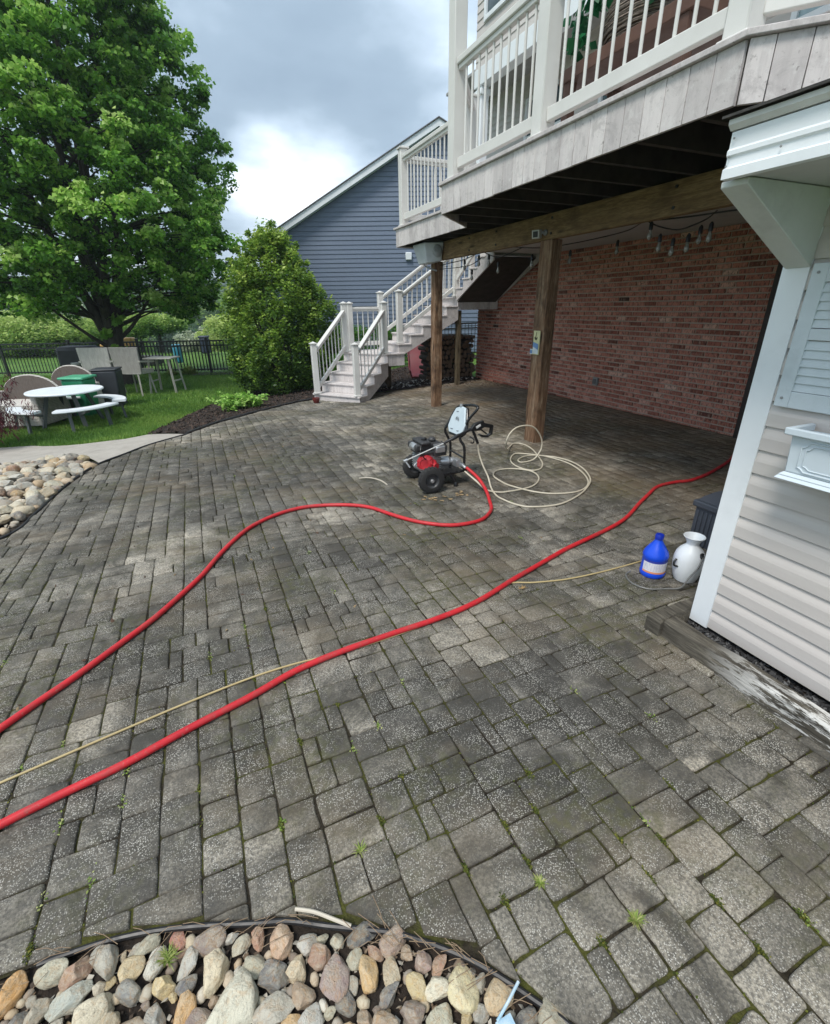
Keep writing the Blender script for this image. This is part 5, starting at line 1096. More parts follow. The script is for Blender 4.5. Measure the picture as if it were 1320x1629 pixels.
# big maple
TX, TY = -2.08, 16.75; TZ = g(TX, TY)
maple = thing('maple_tree', (TX, TY, TZ), 'tall dense green maple tree filling the upper left behind the lawn furniture', 'tree')
PRF = [(1.25, 1.8), (1.6, 2.9), (2.2, 3.6), (2.9, 4.0), (3.6, 4.1), (4.5, 4.0), (5.7, 3.72), (7.0, 3.35), (8.2, 3.0), (9.6, 2.3), (11, 1.4), (12.2, .5)]
def prof(z, P):
    for (a, r0), (b_, r1) in zip(P[:-1], P[1:]):
        if a <= z <= b_: return r0+(r1-r0)*(z-a)/(b_-a)
    return 0
M_BARK = plain('bark', (.065, .055, .045), (.03, .026, .022), 6, .9, .8, 25, (3, 3, .6))
r_ = np.random.default_rng(21); Cs = []; Rs = []
while len(Cs) < 2300:
    z = r_.uniform(1.3, 12); R = prof(z, PRF)
    if r_.uniform() > (R/4.1)**1.2+.1: continue
    a = r_.uniform(0, 2*pi); lump = 1+.09*sin(3*a+z*1.3)+.07*sin(7*a-z*2.1)
    fr_ = r_.uniform(.25, 1)**.42; rad = R*fr_*lump*.94
    if z < 3.0 and rad < 1.5-(z-2.0)*.8: continue
    if z < 2.6 and r_.uniform() < .3: continue
    Cs.append((TX+rad*cos(a), TY+rad*sin(a), z-.25*fr_*0)); Rs.append(r_.uniform(.14, .36))
Cs = np.array(Cs); Rs = np.array(Rs)
P, q = clusters(Cs, Rs, 96, 5, .7)
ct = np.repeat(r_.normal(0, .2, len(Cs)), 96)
tone = .40+ct+q[:, 2]*.32+r_.normal(0, .12, len(P))  # light and shade in leaf colour: clump tops lighter, undersides darker
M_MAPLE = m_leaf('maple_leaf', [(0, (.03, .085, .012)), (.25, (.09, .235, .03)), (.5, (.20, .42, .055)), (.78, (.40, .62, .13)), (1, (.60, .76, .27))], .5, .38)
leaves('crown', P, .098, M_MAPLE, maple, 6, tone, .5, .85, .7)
b = MB(); rr = random.Random(9)
base = Vector((TX, TY, TZ-.1)); fork = Vector((TX-.02, TY, 1.0))
b.tube([base, Vector((TX-.0, TY, TZ+.35)), Vector((TX-.01, TY, .5)), fork], .3, 14, radii=[.34, .25, .22, .24]); trunk = b.build('trunk', M_BARK, maple, smooth=True)
stems = []
for k, (dx, dy, top) in enumerate(((-.35, .2, 9.5), (.25, .1, 10.5), (.75, -.3, 8.5), (-.9, -.3, 8), (.1, .9, 8.5), (.0, -.8, 7.5))):
    pts = [fork+Vector((dx*.12, dy*.12, -.25)), fork+Vector((dx*.35, dy*.35, .6)), fork+Vector((dx*.8, dy*.8, 2.0)), fork+Vector((dx*1.3, dy*1.3, 4.2)), Vector((TX+dx*1.6, TY+dy*1.6, top))]
    sp_ = smooth_path(pts, 4); b = MB(); b.tube(sp_, .1, 9, radii=[.135*(1-i/len(sp_))**.8+.02 for i in range(len(sp_))]); b.build('limb', M_BARK, maple, smooth=True); stems.append(sp_)
low = [i for i in range(len(Cs)) if Cs[i][2] < 7]; rr.shuffle(low); b = MB()
for i in low[:230]:
    c = Vector(Cs[i]); st = min(stems, key=lambda s_: min((Vector(p)-c).length+max(0, p.z-c.z+.3)*3 for p in s_)); cand = [p for p in st if p.z < c.z-.25] or [st[1]]
    o_ = max(cand, key=lambda p: p.z-.4*(p-c).length); mid = o_.lerp(c, .5)+Vector((0, 0, .15)); b.tube([o_, mid, c], .02, 5, radii=[.03+.006*(c-o_).length, .018, .006], caps=False)
for p0, p1, p2 in (((TX+.1, TY, .75), (TX+.75, TY-.2, 1.35), (TX+2.0, TY-.5, 3.0)), ((TX-.12, TY, .5), (TX-.75, TY-.3, 1.1), (TX-2.3, TY-.4, 2.7)), ((TX-.1, TY, .9), (TX-.7, TY-.2, 1.8), (TX-2.2, TY, 3.6))):
    sp_ = smooth_path([p0, p1, p2], 5); b.tube(sp_, .05, 7, radii=[.055*(1-i/len(sp_))+.012 for i in range(len(sp_))])
b.build('branches', M_BARK, trunk, smooth=True)
cl = np.array([[TX+.10, TY-.3, .55], [TX-.12, TY-.32, 1.0], [TX+.2, TY-.3, 1.35], [TX+.02, TY-.3, .25]]); P, q = clusters(cl, np.array([.16, .15, .2, .10]), 22, 3); leaves('trunk_sprouts', P, .15, M_MAPLE, trunk, 2, .6+q[:, 2]*.3, .5, .95, .7, shape='maple')

# big shrub beside the stairs
BX, BY = 1.92, 12.15; BZ = g(BX, BY)
bush = thing('shrub', (BX, BY, BZ), 'broad tall yellow green shrub standing left of the staircase', 'shrub')
PB = [(-.35, .5), (-.1, 1.05), (.3, 1.2), (.9, 1.26), (1.5, 1.15), (2.0, .92), (2.45, .66), (2.85, .38), (3.12, .12)]
Cs = []; Rs = []
while len(Cs) < 900:
    z = r_.uniform(-.3, 3.1); R = prof(z, PB)
    if r_.uniform() > R/1.35+.15: continue
    a = r_.uniform(0, 2*pi); fr_ = r_.uniform(.15, 1)**.4; rad = R*fr_*(1+.12*sin(3*a+z*2)+.1*sin(5*a-2.4*z+1)); Cs.append((BX+rad*cos(a), BY+rad*sin(a), z+.12*sin(4*a))); Rs.append(r_.uniform(.09, .20))
for dx, zt in ((-.45, 3.02), (.05, 3.2), (-.15, 3.1), (.55, 2.85), (.8, 2.45), (-.95, 2.5), (.3, 2.9), (-.75, 2.72)):
    for k in range(5): Cs.append((BX+dx*.9+r_.normal(0, .04), BY+r_.normal(0, .15), zt-k*.12)); Rs.append(.06+.025*k)
Cs = np.array(Cs); Rs = np.array(Rs); P, q = clusters(Cs, Rs, 62, 8, 1.2)
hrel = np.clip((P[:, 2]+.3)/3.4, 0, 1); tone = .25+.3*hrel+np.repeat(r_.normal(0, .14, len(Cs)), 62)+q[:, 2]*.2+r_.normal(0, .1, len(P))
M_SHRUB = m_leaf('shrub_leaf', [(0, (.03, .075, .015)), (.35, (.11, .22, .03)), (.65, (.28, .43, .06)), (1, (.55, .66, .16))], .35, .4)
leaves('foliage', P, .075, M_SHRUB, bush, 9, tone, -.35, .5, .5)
b = MB()
for k in range(16): a = rr.uniform(0, 6.28); b.tube(smooth_path([(BX+.12*cos(a), BY+.12*sin(a), BZ-.03), (BX+.35*cos(a), BY+.35*sin(a), .5), (BX+.7*cos(a), BY+.7*sin(a), 1.7)], 4), .02, 6)
b.build('stems', M_BARK, bush, smooth=True)
# light green perennial clump
HX, HY = .62, 9.65; hosta = thing('leafy_plant', (HX, HY, g(HX, HY)), 'bright light green leafy clump in the mulch bed in front of the tall shrub', 'plant')
M_HOS = m_leaf('bright_leaf', [(0, (.10, .26, .03)), (.5, (.28, .52, .08)), (1, (.50, .70, .22))], .4)
Cs = np.array([(HX+rr.gauss(0, .17), HY+rr.gauss(0, .15), g(HX, HY)+rr.uniform(.05, .24)) for _ in range(70)]); P, q = clusters(Cs, np.full(70, .09), 32, 4); leaves('foliage', P, .07, M_HOS, hosta, 3, None, -.1, .6, .9)
b = MB()
for k in range(26): x, y = HX+rr.gauss(0, .16), HY+rr.gauss(0, .12)-.05; b.tube([(x, y, g(x, y)), (x+rr.gauss(0, .03), y, g(x, y)+.18)], .005, 5)
b.build('stems', plain('stem_pale', (.3, .36, .16)), hosta)
# dark shrubs and evergreens seen through the stairs
for x, y, rad, hgt, lab in ((4.1, 13.6, .7, 1.2, 'dark green round bush seen between the stair balusters'), (5.3, 13.9, .65, 1.0, 'dark bush behind the firewood under the stairs'), (3.0, 10.9, .3, .55, 'small dark plant at the left of the stair landing')):
    t_ = thing('bush', (x, y, g(x, y)), lab, 'bush'); n = int(180*rad); Cs = []
    for _ in range(n): a = rr.uniform(0, 6.28); f = rr.random()**.5; zz = rr.random(); Cs.append((x+rad*f*cos(a)*(1-.4*zz), y+rad*f*sin(a)*(1-.4*zz), g(x, y)+.1+zz*hgt))
    P, q = clusters(np.array(Cs), np.full(n, .16), 50, int(x*10)); leaves('foliage', P, .06, plain_leaf if False else M_MAPLE, t_, 2, .15+.25*np.random.default_rng(1).uniform(0, 1, len(P)), 0, .5, .6)
    b = MB(); b.tube([(x, y, g(x, y)-.05), (x, y, g(x, y)+hgt*.7)], .03, 6); b.build('stem', M_BARK, t_)
# red japanese maple at the left edge
JX, JY = -3.22, 9.1; jm = thing('japanese_maple', (JX, JY, g(JX, JY)), 'dark red weeping lace leaf maple at the left edge', 'tree')
M_JAP = m_leaf('red_leaf', [(0, (.05, .012, .018)), (.5, (.11, .025, .035)), (1, (.22, .07, .08))], .3)
Cs = np.array([(JX+rr.gauss(0, .22), JY+rr.gauss(0, .25), rr.uniform(-.1, .68)) for _ in range(190)]); Cs[:, 0] += (.5-np.abs(Cs[:, 2]-.25))*.25; P, q = clusters(Cs, np.full(190, .10), 55, 14, 1.6); leaves('foliage', P, .07, M_JAP, jm, 15, None, 1.6, .16, .3)
b = MB()
for k in range(7): a = rr.uniform(0, 6.28); b.tube(smooth_path([(JX, JY, g(JX, JY)), (JX+.1*cos(a), JY+.1*sin(a), .3), (JX+.4*cos(a), JY+.4*sin(a), .55)], 4), .018, 6)
b.build('stems', M_BARK, jm)
# leaves hanging from the basket
iv = thing('trailing_plant', (3.22, 3.33, 3.5), 'glossy green leaves trailing over the wicker basket on the deck', 'plant')
Cs = [(3.02, 3.70, 3.42), (3.03, 3.68, 3.33), (3.0, 3.72, 3.50), (3.05, 3.66, 3.58), (3.1, 3.58, 3.62), (3.03, 3.05, 3.40), (3.06, 3.02, 3.50), (3.2, 3.3, 3.66), (3.1, 3.2, 3.62), (3.02, 3.12, 3.55), (3.15, 3.5, 3.7), (3.04, 3.60, 3.52), (3.04, 3.76, 3.36)]
P, q = clusters(np.array(Cs), np.full(len(Cs), .075), 13, 2); leaves('foliage', P, .085, m_leaf('glossy_leaf', [(0, (.008, .09, .035)), (1, (.03, .22, .08))], .15, .3), iv, 8, None, .9, .75, .3)

# ------------------------------------------------------------------ lawn blades
def lawn_blades(poly, n, seed, h=.06, w_=.011):
    r = np.random.default_rng(seed); P = []; xs_ = [p[0] for p in poly]; ys_ = [p[1] for p in poly]
    X = r.uniform(min(xs_), max(xs_), n*3); Y = r.uniform(min(ys_), max(ys_), n*3)
    for x, y in zip(X, Y):
        if in_poly(x, y, poly) and not in_poly(x, y, MULCH) and not in_poly(x, y, PATHP): P.append((x, y, g(x, y)-.035))
        if len(P) >= n: break
    P = np.array(P); n = len(P); a = r.uniform(0, 2*pi, n); s = np.stack([np.cos(a), np.sin(a), np.zeros(n)], 1)*(w_*r.uniform(.6, 1.4, n))[:, None]; t_ = np.stack([r.normal(0, .35, n), r.normal(0, .35, n), np.ones(n)], 1)*(h*r.uniform(.6, 1.4, n))[:, None]
    V = np.stack([P-s, P+s, P+t_], 1); patch = np.array([mnoise.noise(Vector((x*.8, y*.8, 0))) for x, y, _ in P])
    o = raw_mesh('grass', V.reshape(-1, 3), np.arange(n*3), 3, m_leaf('grass_blade', [(0, (.06, .15, .025)), (.5, (.15, .29, .05)), (1, (.30, .42, .09))], .35, .6), tone=np.repeat(.5+patch*.5+r.normal(0, .16, n), 3)); tag(o, kind='stuff'); return o
LAWN = [(-.3, 7.3), (-1.1, 7.7), (-1.8, 8.2), (-2.6, 8.95), (-3.3, 9.1), (-5, 9.6), (-8.5, 14), (-8, 22), (4.5, 17), (3.5, 13), (.3, 11.5), (-.6, 9.0)]
lawn_blades(LAWN, 75000, 3); lawn_blades([(-3.4, 9.05), (-2.6, 8.9), (-1.7, 8.15), (-.9, 7.8), (-.6, 9.2), (-.2, 10.4), (.3, 12), (-3.5, 12)], 38000, 4, .055, .008)
# weeds in the joints
WC = {}
def snap(x, y):
    best = min(((c[0]+i*c[2], c[1]+j*c[3]) for c in CORN if abs(c[0]-x) < .3 and abs(c[1]-y) < .3 for i in (0, 1) for j in (0, 1)), key=lambda p: (p[0]-x)**2+(p[1]-y)**2, default=(x, y))
    return best
M_WEED = m_leaf('weed_blade', [(0, (.10, .20, .03)), (.5, (.26, .36, .07)), (1, (.50, .50, .22))], .3)
def tuft(x, y, r, n, seed, label, group=None, flat=.5, wide=.0013):
    R_n = np.random.default_rng(seed); a = R_n.uniform(0, 2*pi, n); L = r*R_n.uniform(.5, 1.1, n); el = R_n.uniform(.15, 1.2, n)*flat*1.6
    d = np.stack([np.cos(a)*np.cos(el), np.sin(a)*np.cos(el), np.sin(el)], 1); P0 = np.array([x, y, g(x, y)-.004])+np.stack([R_n.normal(0, r*.12, n), R_n.normal(0, r*.12, n), np.zeros(n)], 1)
    s = np.cross(d, [0, 0, 1]); s /= np.linalg.norm(s, axis=1)[:, None]; s *= wide
    mid = P0+d*L[:, None]*.55; tip = P0+d*L[:, None]; tip[:, 2] -= L*.12; tip[:, 2] = np.maximum(tip[:, 2], g(x, y)+.002)
    V = np.stack([P0-s, P0+s, mid+s, tip, mid-s], 1); o = raw_mesh('weed', V.reshape(-1, 3), np.arange(n*5), 5, M_WEED, tone=np.repeat(R_n.uniform(.2, 1, n), 5)); return tag(o, label, 'weed', group)
tuft(*snap(.676, .594), .026, 90, 1, 'bright green grass tuft in the joints right of the front stone bed'); tuft(*snap(.866, .409), .030, 110, 2, 'bright green grass tuft nearest the bottom right corner')
tuft(*snap(.187, .964), .034, 34, 3, 'green tuft above the middle of the front stone bed'); tuft(-.34, .87, .04, 60, 4, 'grass clump among the stones of the front bed')
for k, (x, y) in enumerate([(.307, 1.274), (-.49, 1.384), (-.651, 1.373), (-.546, 1.207), (-.729, 1.144), (-1.037, 2.409), (-.51, 1.526), (.695, 3.969), (-.06, 2.249), (.07, 1.724), (.455, 1.289), (1.224, .267), (1.068, .639), (.42, 2.9), (.95, 3.0), (-.2, 2.05), (1.3, 1.2), (.6, 1.5), (-.9, 1.65), (2.3, 3.1), (.15, 4.9), (.9, 5.2), (1.55, 3.4), (1.9, 2.5), (-.75, 1.8), (.02, 1.1), (.5, 2.35), (1.45, .9)]):
    x, y = snap(x, y); rr2 = np.random.default_rng(50+k); n = 20; P = np.stack([x+rr2.normal(0, .006, n), y+rr2.normal(0, .016, n), np.full(n, g(x, y)+.001)], 1)
    tag(leaves('weed', P, .0085, M_WEED, None, k, None, -.3, .6, .9), 'tiny seedling weed in a paver joint, %s, %s one' % (('far patio' if y > 2.6 else 'mid patio' if y > 1.35 else 'near patio')+(' left' if x < 0 else ' right' if x > .8 else ' centre'), ('nearest', 'second', 'third', 'fourth', 'fifth', 'sixth', 'seventh', 'eighth')[WC.setdefault((y > 2.6, y > 1.35, x < 0, x > .8), 0)]), 'weed', 'tiny weeds in the joints'); WC[(y > 2.6, y > 1.35, x < 0, x > .8)] += 1
# moss cushions at joint crossings
mp = []
R_n = np.random.default_rng(77)
for x, y in [(1.115, .40), (.985, .505), (.93, .60), (1.09, .56), (.62, .80), (.41, 1.05), (-.02, 1.12), (.25, .99), (.12, 1.42), (1.25, .27), (.70, .47), (.52, .62), (.45, .72), (-.28, 1.32), (-.7, 1.05), (.78, .74), (1.3, .7), (.33, 1.6), (1.06, .24), (.62, .66), (.08, 2.35), (.0, 1.85), (.85, .92)]:
    x, y = snap(x, y)
    for _ in range(110): mp.append((x+R_n.normal(0, .0045), y+R_n.normal(0, .012), g(x, y)-.005+abs(R_n.normal(0, .0030))))
NC = [c for c in CORN if c[1] < 3.4]
for _ in range(15000):
    c = NC[R_n.integers(0, len(NC))]; t_ = R_n.uniform()
    x, y = (c[0]+(0 if R_n.uniform() < .5 else c[2]), c[1]+t_*c[3]) if R_n.uniform() < .6 else (c[0]+t_*c[2], c[1]+(0 if R_n.uniform() < .5 else c[3]))
    if in_poly(x, y, PATIO) and mnoise.noise(Vector((x*2.5, y*2.5, 7))) > .0: mp.append((x+R_n.normal(0, .0025), y+R_n.normal(0, .0025), g(x, y)-.006+abs(R_n.normal(0, .002))))
o = leaves('moss', np.array(mp), .0065, m_leaf('moss_leaf', [(0, (.03, .045, .008)), (.6, (.08, .10, .015)), (1, (.18, .17, .03))], .1, .9), None, 5, None, -.4, .8, .9); tag(o, kind='stuff')

# ------------------------------------------------------------------ small litter
b = MB(); lp = [(0, 0), (.012, .006), (.026, .020), (.020, .004), (.045, .008), (.024, -.004), (.034, -.022), (.014, -.008), (.002, -.020), (-.002, -.006), (-.020, -.004), (-.006, .004), (-.004, .020)]
b.prism(lp, lambda u, v, t: (1.522+u, 1.929+v*1.2, .004+t+abs(v)*.4), 0, .001); tag(b.build('dead_leaf', plain('dry_leaf', (.36, .24, .10), (.24, .15, .06), 60, .8)), 'star shaped dry tan leaf below the long red hose', 'leaf')
b = MB(); b.tube(smooth_path([(-.015, .835, .015), (.03, .805, .02), (.075, .765, .022), (.115, .735, .012)], 4), .005, 7); tag(b.build('stick', plain('pale_stick', (.62, .56, .46), rough=.7), smooth=True), 'pale bare stick lying along the top of the front stone bed', 'stick')
b = MB(); b.tube(smooth_path([(1.25, 4.22, .006), (1.35, 4.19, .006), (1.42, 4.07, .006), (1.435, 3.93, .006)], 4), .006, 6); tag(b.build('stick', plain('pale_stick', (.62, .56, .46), rough=.7), smooth=True), 'thin curved twig on the pavers left of the pressure washer', 'stick')
b = MB(); b.tube([(.365, .405, .05), (.405, .42, .062), (.445, .438, .066)], .0035, 6); b.box(.36, .40, .37, .405, .03, .05); tag(b.build('scrap', plain('litter_paint', (.62, .68, .72), (.2, .4, .55), 30, .5)), 'small blue and white scrap of litter between the front bed stones', 'litter')
b = MB()
for k in range(16):
    x, y = 1.86+rr.gauss(0, .12), 3.42+rr.gauss(0, .05); a = rr.uniform(0, 6.28); b.prism([(u*.7, v*.7) for u, v in lp], lambda u, v, t: (x+u*cos(a)-v*sin(a), y+u*sin(a)+v*cos(a), .003+t+rr.uniform(0, .008)), 0, .001)
tag(b.build('leaf_litter', plain('dry_flower', (.45, .33, .18), (.3, .2, .1), 40, .8)), kind='stuff')
b = MB()
for k in range(85):
    t_ = rr.random(); i = rr.randrange(3, 17); (xa, ya), (xb, yb) = PATIO[i], PATIO[i+1]; x, y = xa+(xb-xa)*t_, ya+(yb-ya)*t_-rr.uniform(.0, .05); a = rr.gauss(2.6 if x > 0 else 3.2, .5); L = rr.uniform(.02, .09)
    b.tube([(x, y, .008+rr.uniform(0, .02)), (x+L*cos(a)*.5, y+L*sin(a)*.5, .016+rr.uniform(0, .02)), (x+L*cos(a), y+L*sin(a), .008+rr.uniform(0, .02))], .0009, 4)
tag(b.build('dry_straw', plain('straw', (.30, .22, .14), (.2, .13, .08), 60, .8)), kind='stuff')

# ------------------------------------------------------------------ lawn furniture
hv = Vector((sin(head), cos(head), 0)); rv = Vector((cos(head), -sin(head), 0))
def at_depth(px, py, D):
    d = fw + rt*((px-660)/748.5) - up*((py-814.5)/748.5); return Vector((0, 0, H)) + d*(D/d.dot(hv))
M_WT = plain('white_plastic', (.76, .80, .83), (.70, .74, .77), 3, .5, dirt=.15); M_LEG = plain('dark_leg', (.10, .115, .12), (.07, .08, .085), 5, .5)
tcx, tcy = -2.30, 10.60; tgz = g(tcx, tcy)-.03
tb_ = thing('picnic_table', (tcx, tcy, tgz), 'round white topped picnic table with curved benches and dark legs on the lawn', 'picnic table')
b = MB(); b.lathe([(0, .615), (.56, .615), (.60, .622), (.605, .64), (.595, .652), (0, .655)], (tcx, tcy, tgz), 48); b.build('tabletop', M_WT, tb_, smooth=True)
for k in range(4):
    a0 = radians(-5+90*k); b = MB(); n = 14; vs = []
    for i in range(n+1):
        a = a0+radians(70)*i/n
        for r, z in ((.70, .375), (.92, .375), (.93, .39), (.92, .415), (.70, .415), (.69, .39)): vs.append((tcx+r*cos(a), tcy+r*sin(a), tgz+z))
    fs = [(i*6+j, i*6+(j+1) % 6, i*6+6+(j+1) % 6, i*6+6+j) for i in range(n) for j in range(6)]+[(5, 4, 3, 2, 1, 0), tuple(n*6+j for j in range(6))]
    b.add(vs, fs); b.build('bench', M_WT, tb_, smooth=True)
    for q_ in (14, 56):
        a = a0+radians(q_); b = MB(); b.beam((tcx+.81*cos(a), tcy+.81*sin(a), tgz+.375), (tcx+.85*cos(a), tcy+.85*sin(a), tgz+.01), .05, .04); b.build('leg', M_LEG, tb_)
    a = a0+radians(35); b = MB(); b.beam((tcx+.30*cos(a), tcy+.30*sin(a), tgz+.615), (tcx+.50*cos(a), tcy+.50*sin(a), tgz+.0), .06, .05); b.beam((tcx+.42*cos(a), tcy+.42*sin(a), tgz+.25), (tcx+.80*cos(a), tcy+.80*sin(a), tgz+.35), .04, .04); b.build('leg', M_LEG, tb_)
# wicker lounge with rounded back, at the left
def lounge(cx, cy, w_, label, hz=.80, zz=None):
    zg = g(cx, cy)-.02; t_ = thing('wicker_sofa', (cx, cy, zg), label, 'sofa', 'wicker garden sofas')
    n = 16; arc = [(-1+2*i/n) for i in range(n+1)]
    b = MB(); poly = [(u*w_/2, .40+(hz-.40)*math.sqrt(max(0, 1-u*u))**.8) for u in arc]+[(w_/2, .12), (-w_/2, .12)]
    b.prism(poly, lambda u, v, s: tuple(Vector((cx, cy, zg+v))+rv*u+hv*(.35+s)), 0, .07); b.build('backrest', M_WICKD, t_)
    b = MB(); rim = [tuple(Vector((cx, cy, zg+v))+rv*u+hv*.385) for u, v in poly[:n+1]]; b.tube(rim, .022, 6); b.build('back_rim', M_WICKG, t_, smooth=True)
    b = MB(); c = Vector((cx, cy, zg+.25)); Mx = Matrix((rv, hv, Vector((0, 0, 1)))).transposed(); b.obox(c+rv*0, (w_, .72, .36), Mx); b.build('seat_base', M_WICKG, t_)
    for s in (-1, 1): b = MB(); b.obox(Vector((cx, cy, zg+.33))+rv*(s*w_/2), (.10, .78, .52), Mx); b.build('armrest', M_WICKG, t_, bevel=.02)
    return t_
p = at_depth(30, 655, 12.3); lounge(-3.12, 10.95, 1.12, 'wicker sofa with a low arched back behind the picnic table at the far left', .86)
lounge(-2.62, 11.95, .98, 'wicker sofa with a rounded dark back between the picnic table and the fence', .92)
# wicker bar chairs
def bar_chair(cx, cy, rz, label, wm):
    zg = g(cx, cy)-.02; t_ = thing('bar_chair', (0, 0, 0), label, 'chair', 'wicker bar chairs'); Mx = Matrix.Rotation(rz, 3, 'Z'); c = Vector((cx, cy, zg))
    t_.location = c
    b = MB(); b.add([tuple(c+Mx @ Vector(v)) for v in ((-.37, .02, .54), (.37, .02, .54), (.37, .07, .54), (-.37, .07, .54), (-.40, .0, 1.17), (.40, .0, 1.17), (.40, .05, 1.17), (-.40, .05, 1.17))], [(0, 3, 2, 1), (4, 5, 6, 7), (0, 1, 5, 4), (1, 2, 6, 5), (2, 3, 7, 6), (3, 0, 4, 7)]); b.build('backrest', wm, t_, bevel=.012)
    b = MB(); b.obox(c+Mx @ Vector((0, .27, .58)), (.66, .50, .10), Mx); b.build('seat', M_WICKG, t_, bevel=.01)
    for sx in (-1, 1):
        for sy in (0, 1): b = MB(); b.beam(c+Mx @ Vector((sx*.24, .05+sy*.38, .57)), c+Mx @ Vector((sx*.29, -.02+sy*.50, .0)), .035, .035); b.build('leg', M_LEGB, t_)
        b = MB(); b.beam(c+Mx @ Vector((sx*.38, .0, .84)), c+Mx @ Vector((sx*.38, .50, .80)), .07, .04); b.build('arm', M_LEGB, t_)
M_LEGB = plain('beige_metal', (.40, .38, .33), (.33, .31, .27), 5, .5)
bar_chair(-2.33, 14.35, -head-.05, 'light grey wicker bar chair behind the green bin', M_WICKG)
bar_chair(-1.63, 13.95, -head-.2, 'darker grey wicker bar chair beside the tall narrow table', m_wicker('wicker_mid', (.46, .43, .39), (.25, .23, .21), .55))
# high bar table
bx_, by_ = -.83, 14.3; zg = g(bx_, by_)-.02; bt = thing('bar_table', (bx_, by_, zg), 'tall narrow bar table with splayed beige legs standing on the lawn', 'table')
Mx = Matrix((rv, hv, Vector((0, 0, 1)))).transposed(); c = Vector((bx_, by_, zg)); b = MB(); b.obox(c+Vector((0, 0, .865)), (.72, .55, .035), Mx); b.build('tabletop', plain('table_slab', (.55, .52, .46), (.48, .45, .4)), bt, bevel=.008)
for sx in (-1, 1):
    for sy in (-1, 1): b = MB(); b.beam(c+rv*(sx*.25)+hv*(sy*.2)+Vector((0, 0, .85)), c+rv*(sx*.33)+hv*(sy*.28), .045, .035); b.build('leg', M_LEGB, bt)
    b = MB(); b.beam(c+rv*(sx*.29)+hv*.22+Vector((0, 0, .3)), c+rv*(sx*.29)-hv*.22+Vector((0, 0, .3)), .03, .03); b.build('cross_bar', M_LEGB, bt)
# bins
def bin_(x, y, w0, w1, h, mat, matl, label, name, cat, lidh=.05, over=1.12, rot=0., belt=True):
    zg = g(x, y)-.03; t_ = thing(name, (x, y, zg), label, cat); Mx = Matrix((rv, hv, Vector((0, 0, 1)))).transposed() @ Matrix.Rotation(rot, 3, 'Z'); c = Vector((x, y, zg)); b = MB()
    V = [c+Mx @ Vector((sx*w_/2, sy*w_/2, z)) for z, w_ in ((0, w0), (h, w1)) for sx, sy in ((-1, -1), (1, -1), (1, 1), (-1, 1))]
    b.add(V, [(3, 2, 1, 0), (4, 5, 6, 7), (0, 1, 5, 4), (1, 2, 6, 5), (2, 3, 7, 6), (3, 0, 4, 7)]); b.build('bin_body', mat, t_, bevel=.04)
    b = MB(); b.obox(c+Vector((0, 0, h+lidh/2)), (w1*over, w1*over, lidh), Mx); b.build('lid', matl, t_, bevel=.02); return t_
M_GREEN = plain('green_plastic', (.03, .26, .13), (.02, .2, .10), 5, .4); M_GREEN2 = plain('green_lid', (.09, .42, .24), rough=.4); M_CHAR = plain('charcoal_plastic', (.045, .05, .06), (.035, .04, .045), 5, .5)
bin_(-2.24, 11.55, .34, .44, .74, M_GREEN, M_GREEN2, 'green plastic bin with a lighter lid behind the white picnic table', 'green_bin', 'bin')
bin_(-1.87, 12.55, .42, .50, .80, M_CHAR, M_CHAR, 'charcoal square bin between the green bin and the bar chairs', 'charcoal_bin', 'bin', .03, 1.04, .25)
p = at_depth(130, 575, 15.6); zg = g(p.x, p.y)-.02; gt = thing('covered_grill', (p.x, p.y, zg), 'black covered grill standing by the fence behind the light wicker chair', 'grill'); b = MB(); c = Vector((p.x, p.y, zg)); b.obox(c+Vector((0, 0, .55)), (1.15, .6, 1.0), Mx); b.build('cover', plain('black_cover', (.012, .012, .015), (.025, .025, .03), 6, .6, .3, 9), gt, bevel=.12)
b = MB(); b.obox(c+rv*-.62+Vector((0, 0, .5)), (.12, .06, .95), Mx); b.build('side_frame', M_STEEL, gt, bevel=.01)
p = at_depth(127, 600, 13.6); zg = g(p.x, p.y); ct_ = thing('metal_canister', (p.x, p.y, zg), 'small silver canister beside the light wicker bar chair', 'canister'); b = MB(); b.lathe([(.10, 0), (.10, .62), (.12, .63), (.12, .69), (0, .70)], (p.x, p.y, zg), 20); b.build('body', plain('dull_silver', (.42, .41, .38), rough=.4, metal=.3), ct_, smooth=True)
pot = thing('flower_pot', (1.93, 9.05, -.12), 'small dark red glazed pot at the foot of the stairs', 'pot'); b = MB(); b.lathe([(.04, 0), (.055, .02), (.07, .07), (.072, .10), (.062, .10), (.055, .07), (0, .06)], (1.93, 9.02, g(1.93, 9.02)), 20); b.build('bowl', plain('red_glaze', (.16, .03, .025), (.10, .02, .02), 10, .25), pot, smooth=True)

# ------------------------------------------------------------------ metal fence
def fpoint(lat, D=17.0): return rv*lat+hv*D
fence = thing('metal_fence', (*fpoint(-8)[:2], g(*fpoint(-8)[:2])), 'black metal picket fence at the back of the lawn', 'fence'); M_FN = plain('fence_black', (.012, .013, .014), rough=.4)
lat0, lat1 = -15.2, 3.6; PN = 2.35; k0 = -9.36-PN*3
tops = lambda lat: g(*fpoint(lat)[:2])+1.06
for k in range(9):
    la = k0+PN*k; P_ = fpoint(la); z = g(P_.x, P_.y); b = MB(); b.obox((P_.x, P_.y, z+.53), (.07, .07, 1.2), Mx); po = b.build('post', M_FN, fence); b = MB(); b.obox((P_.x, P_.y, z+1.145), (.085, .085, .03), Mx); b.build('post_cap', M_FN, po)
    if k < 8:
        for dz in (1.05, .90, .12):
            Q = fpoint(la+PN); b = MB(); b.beam((P_.x, P_.y, z+dz), (Q.x, Q.y, g(Q.x, Q.y)+dz), .035, .045, vert_ends=True); b.build('rail', M_FN, fence)
cnt = 0
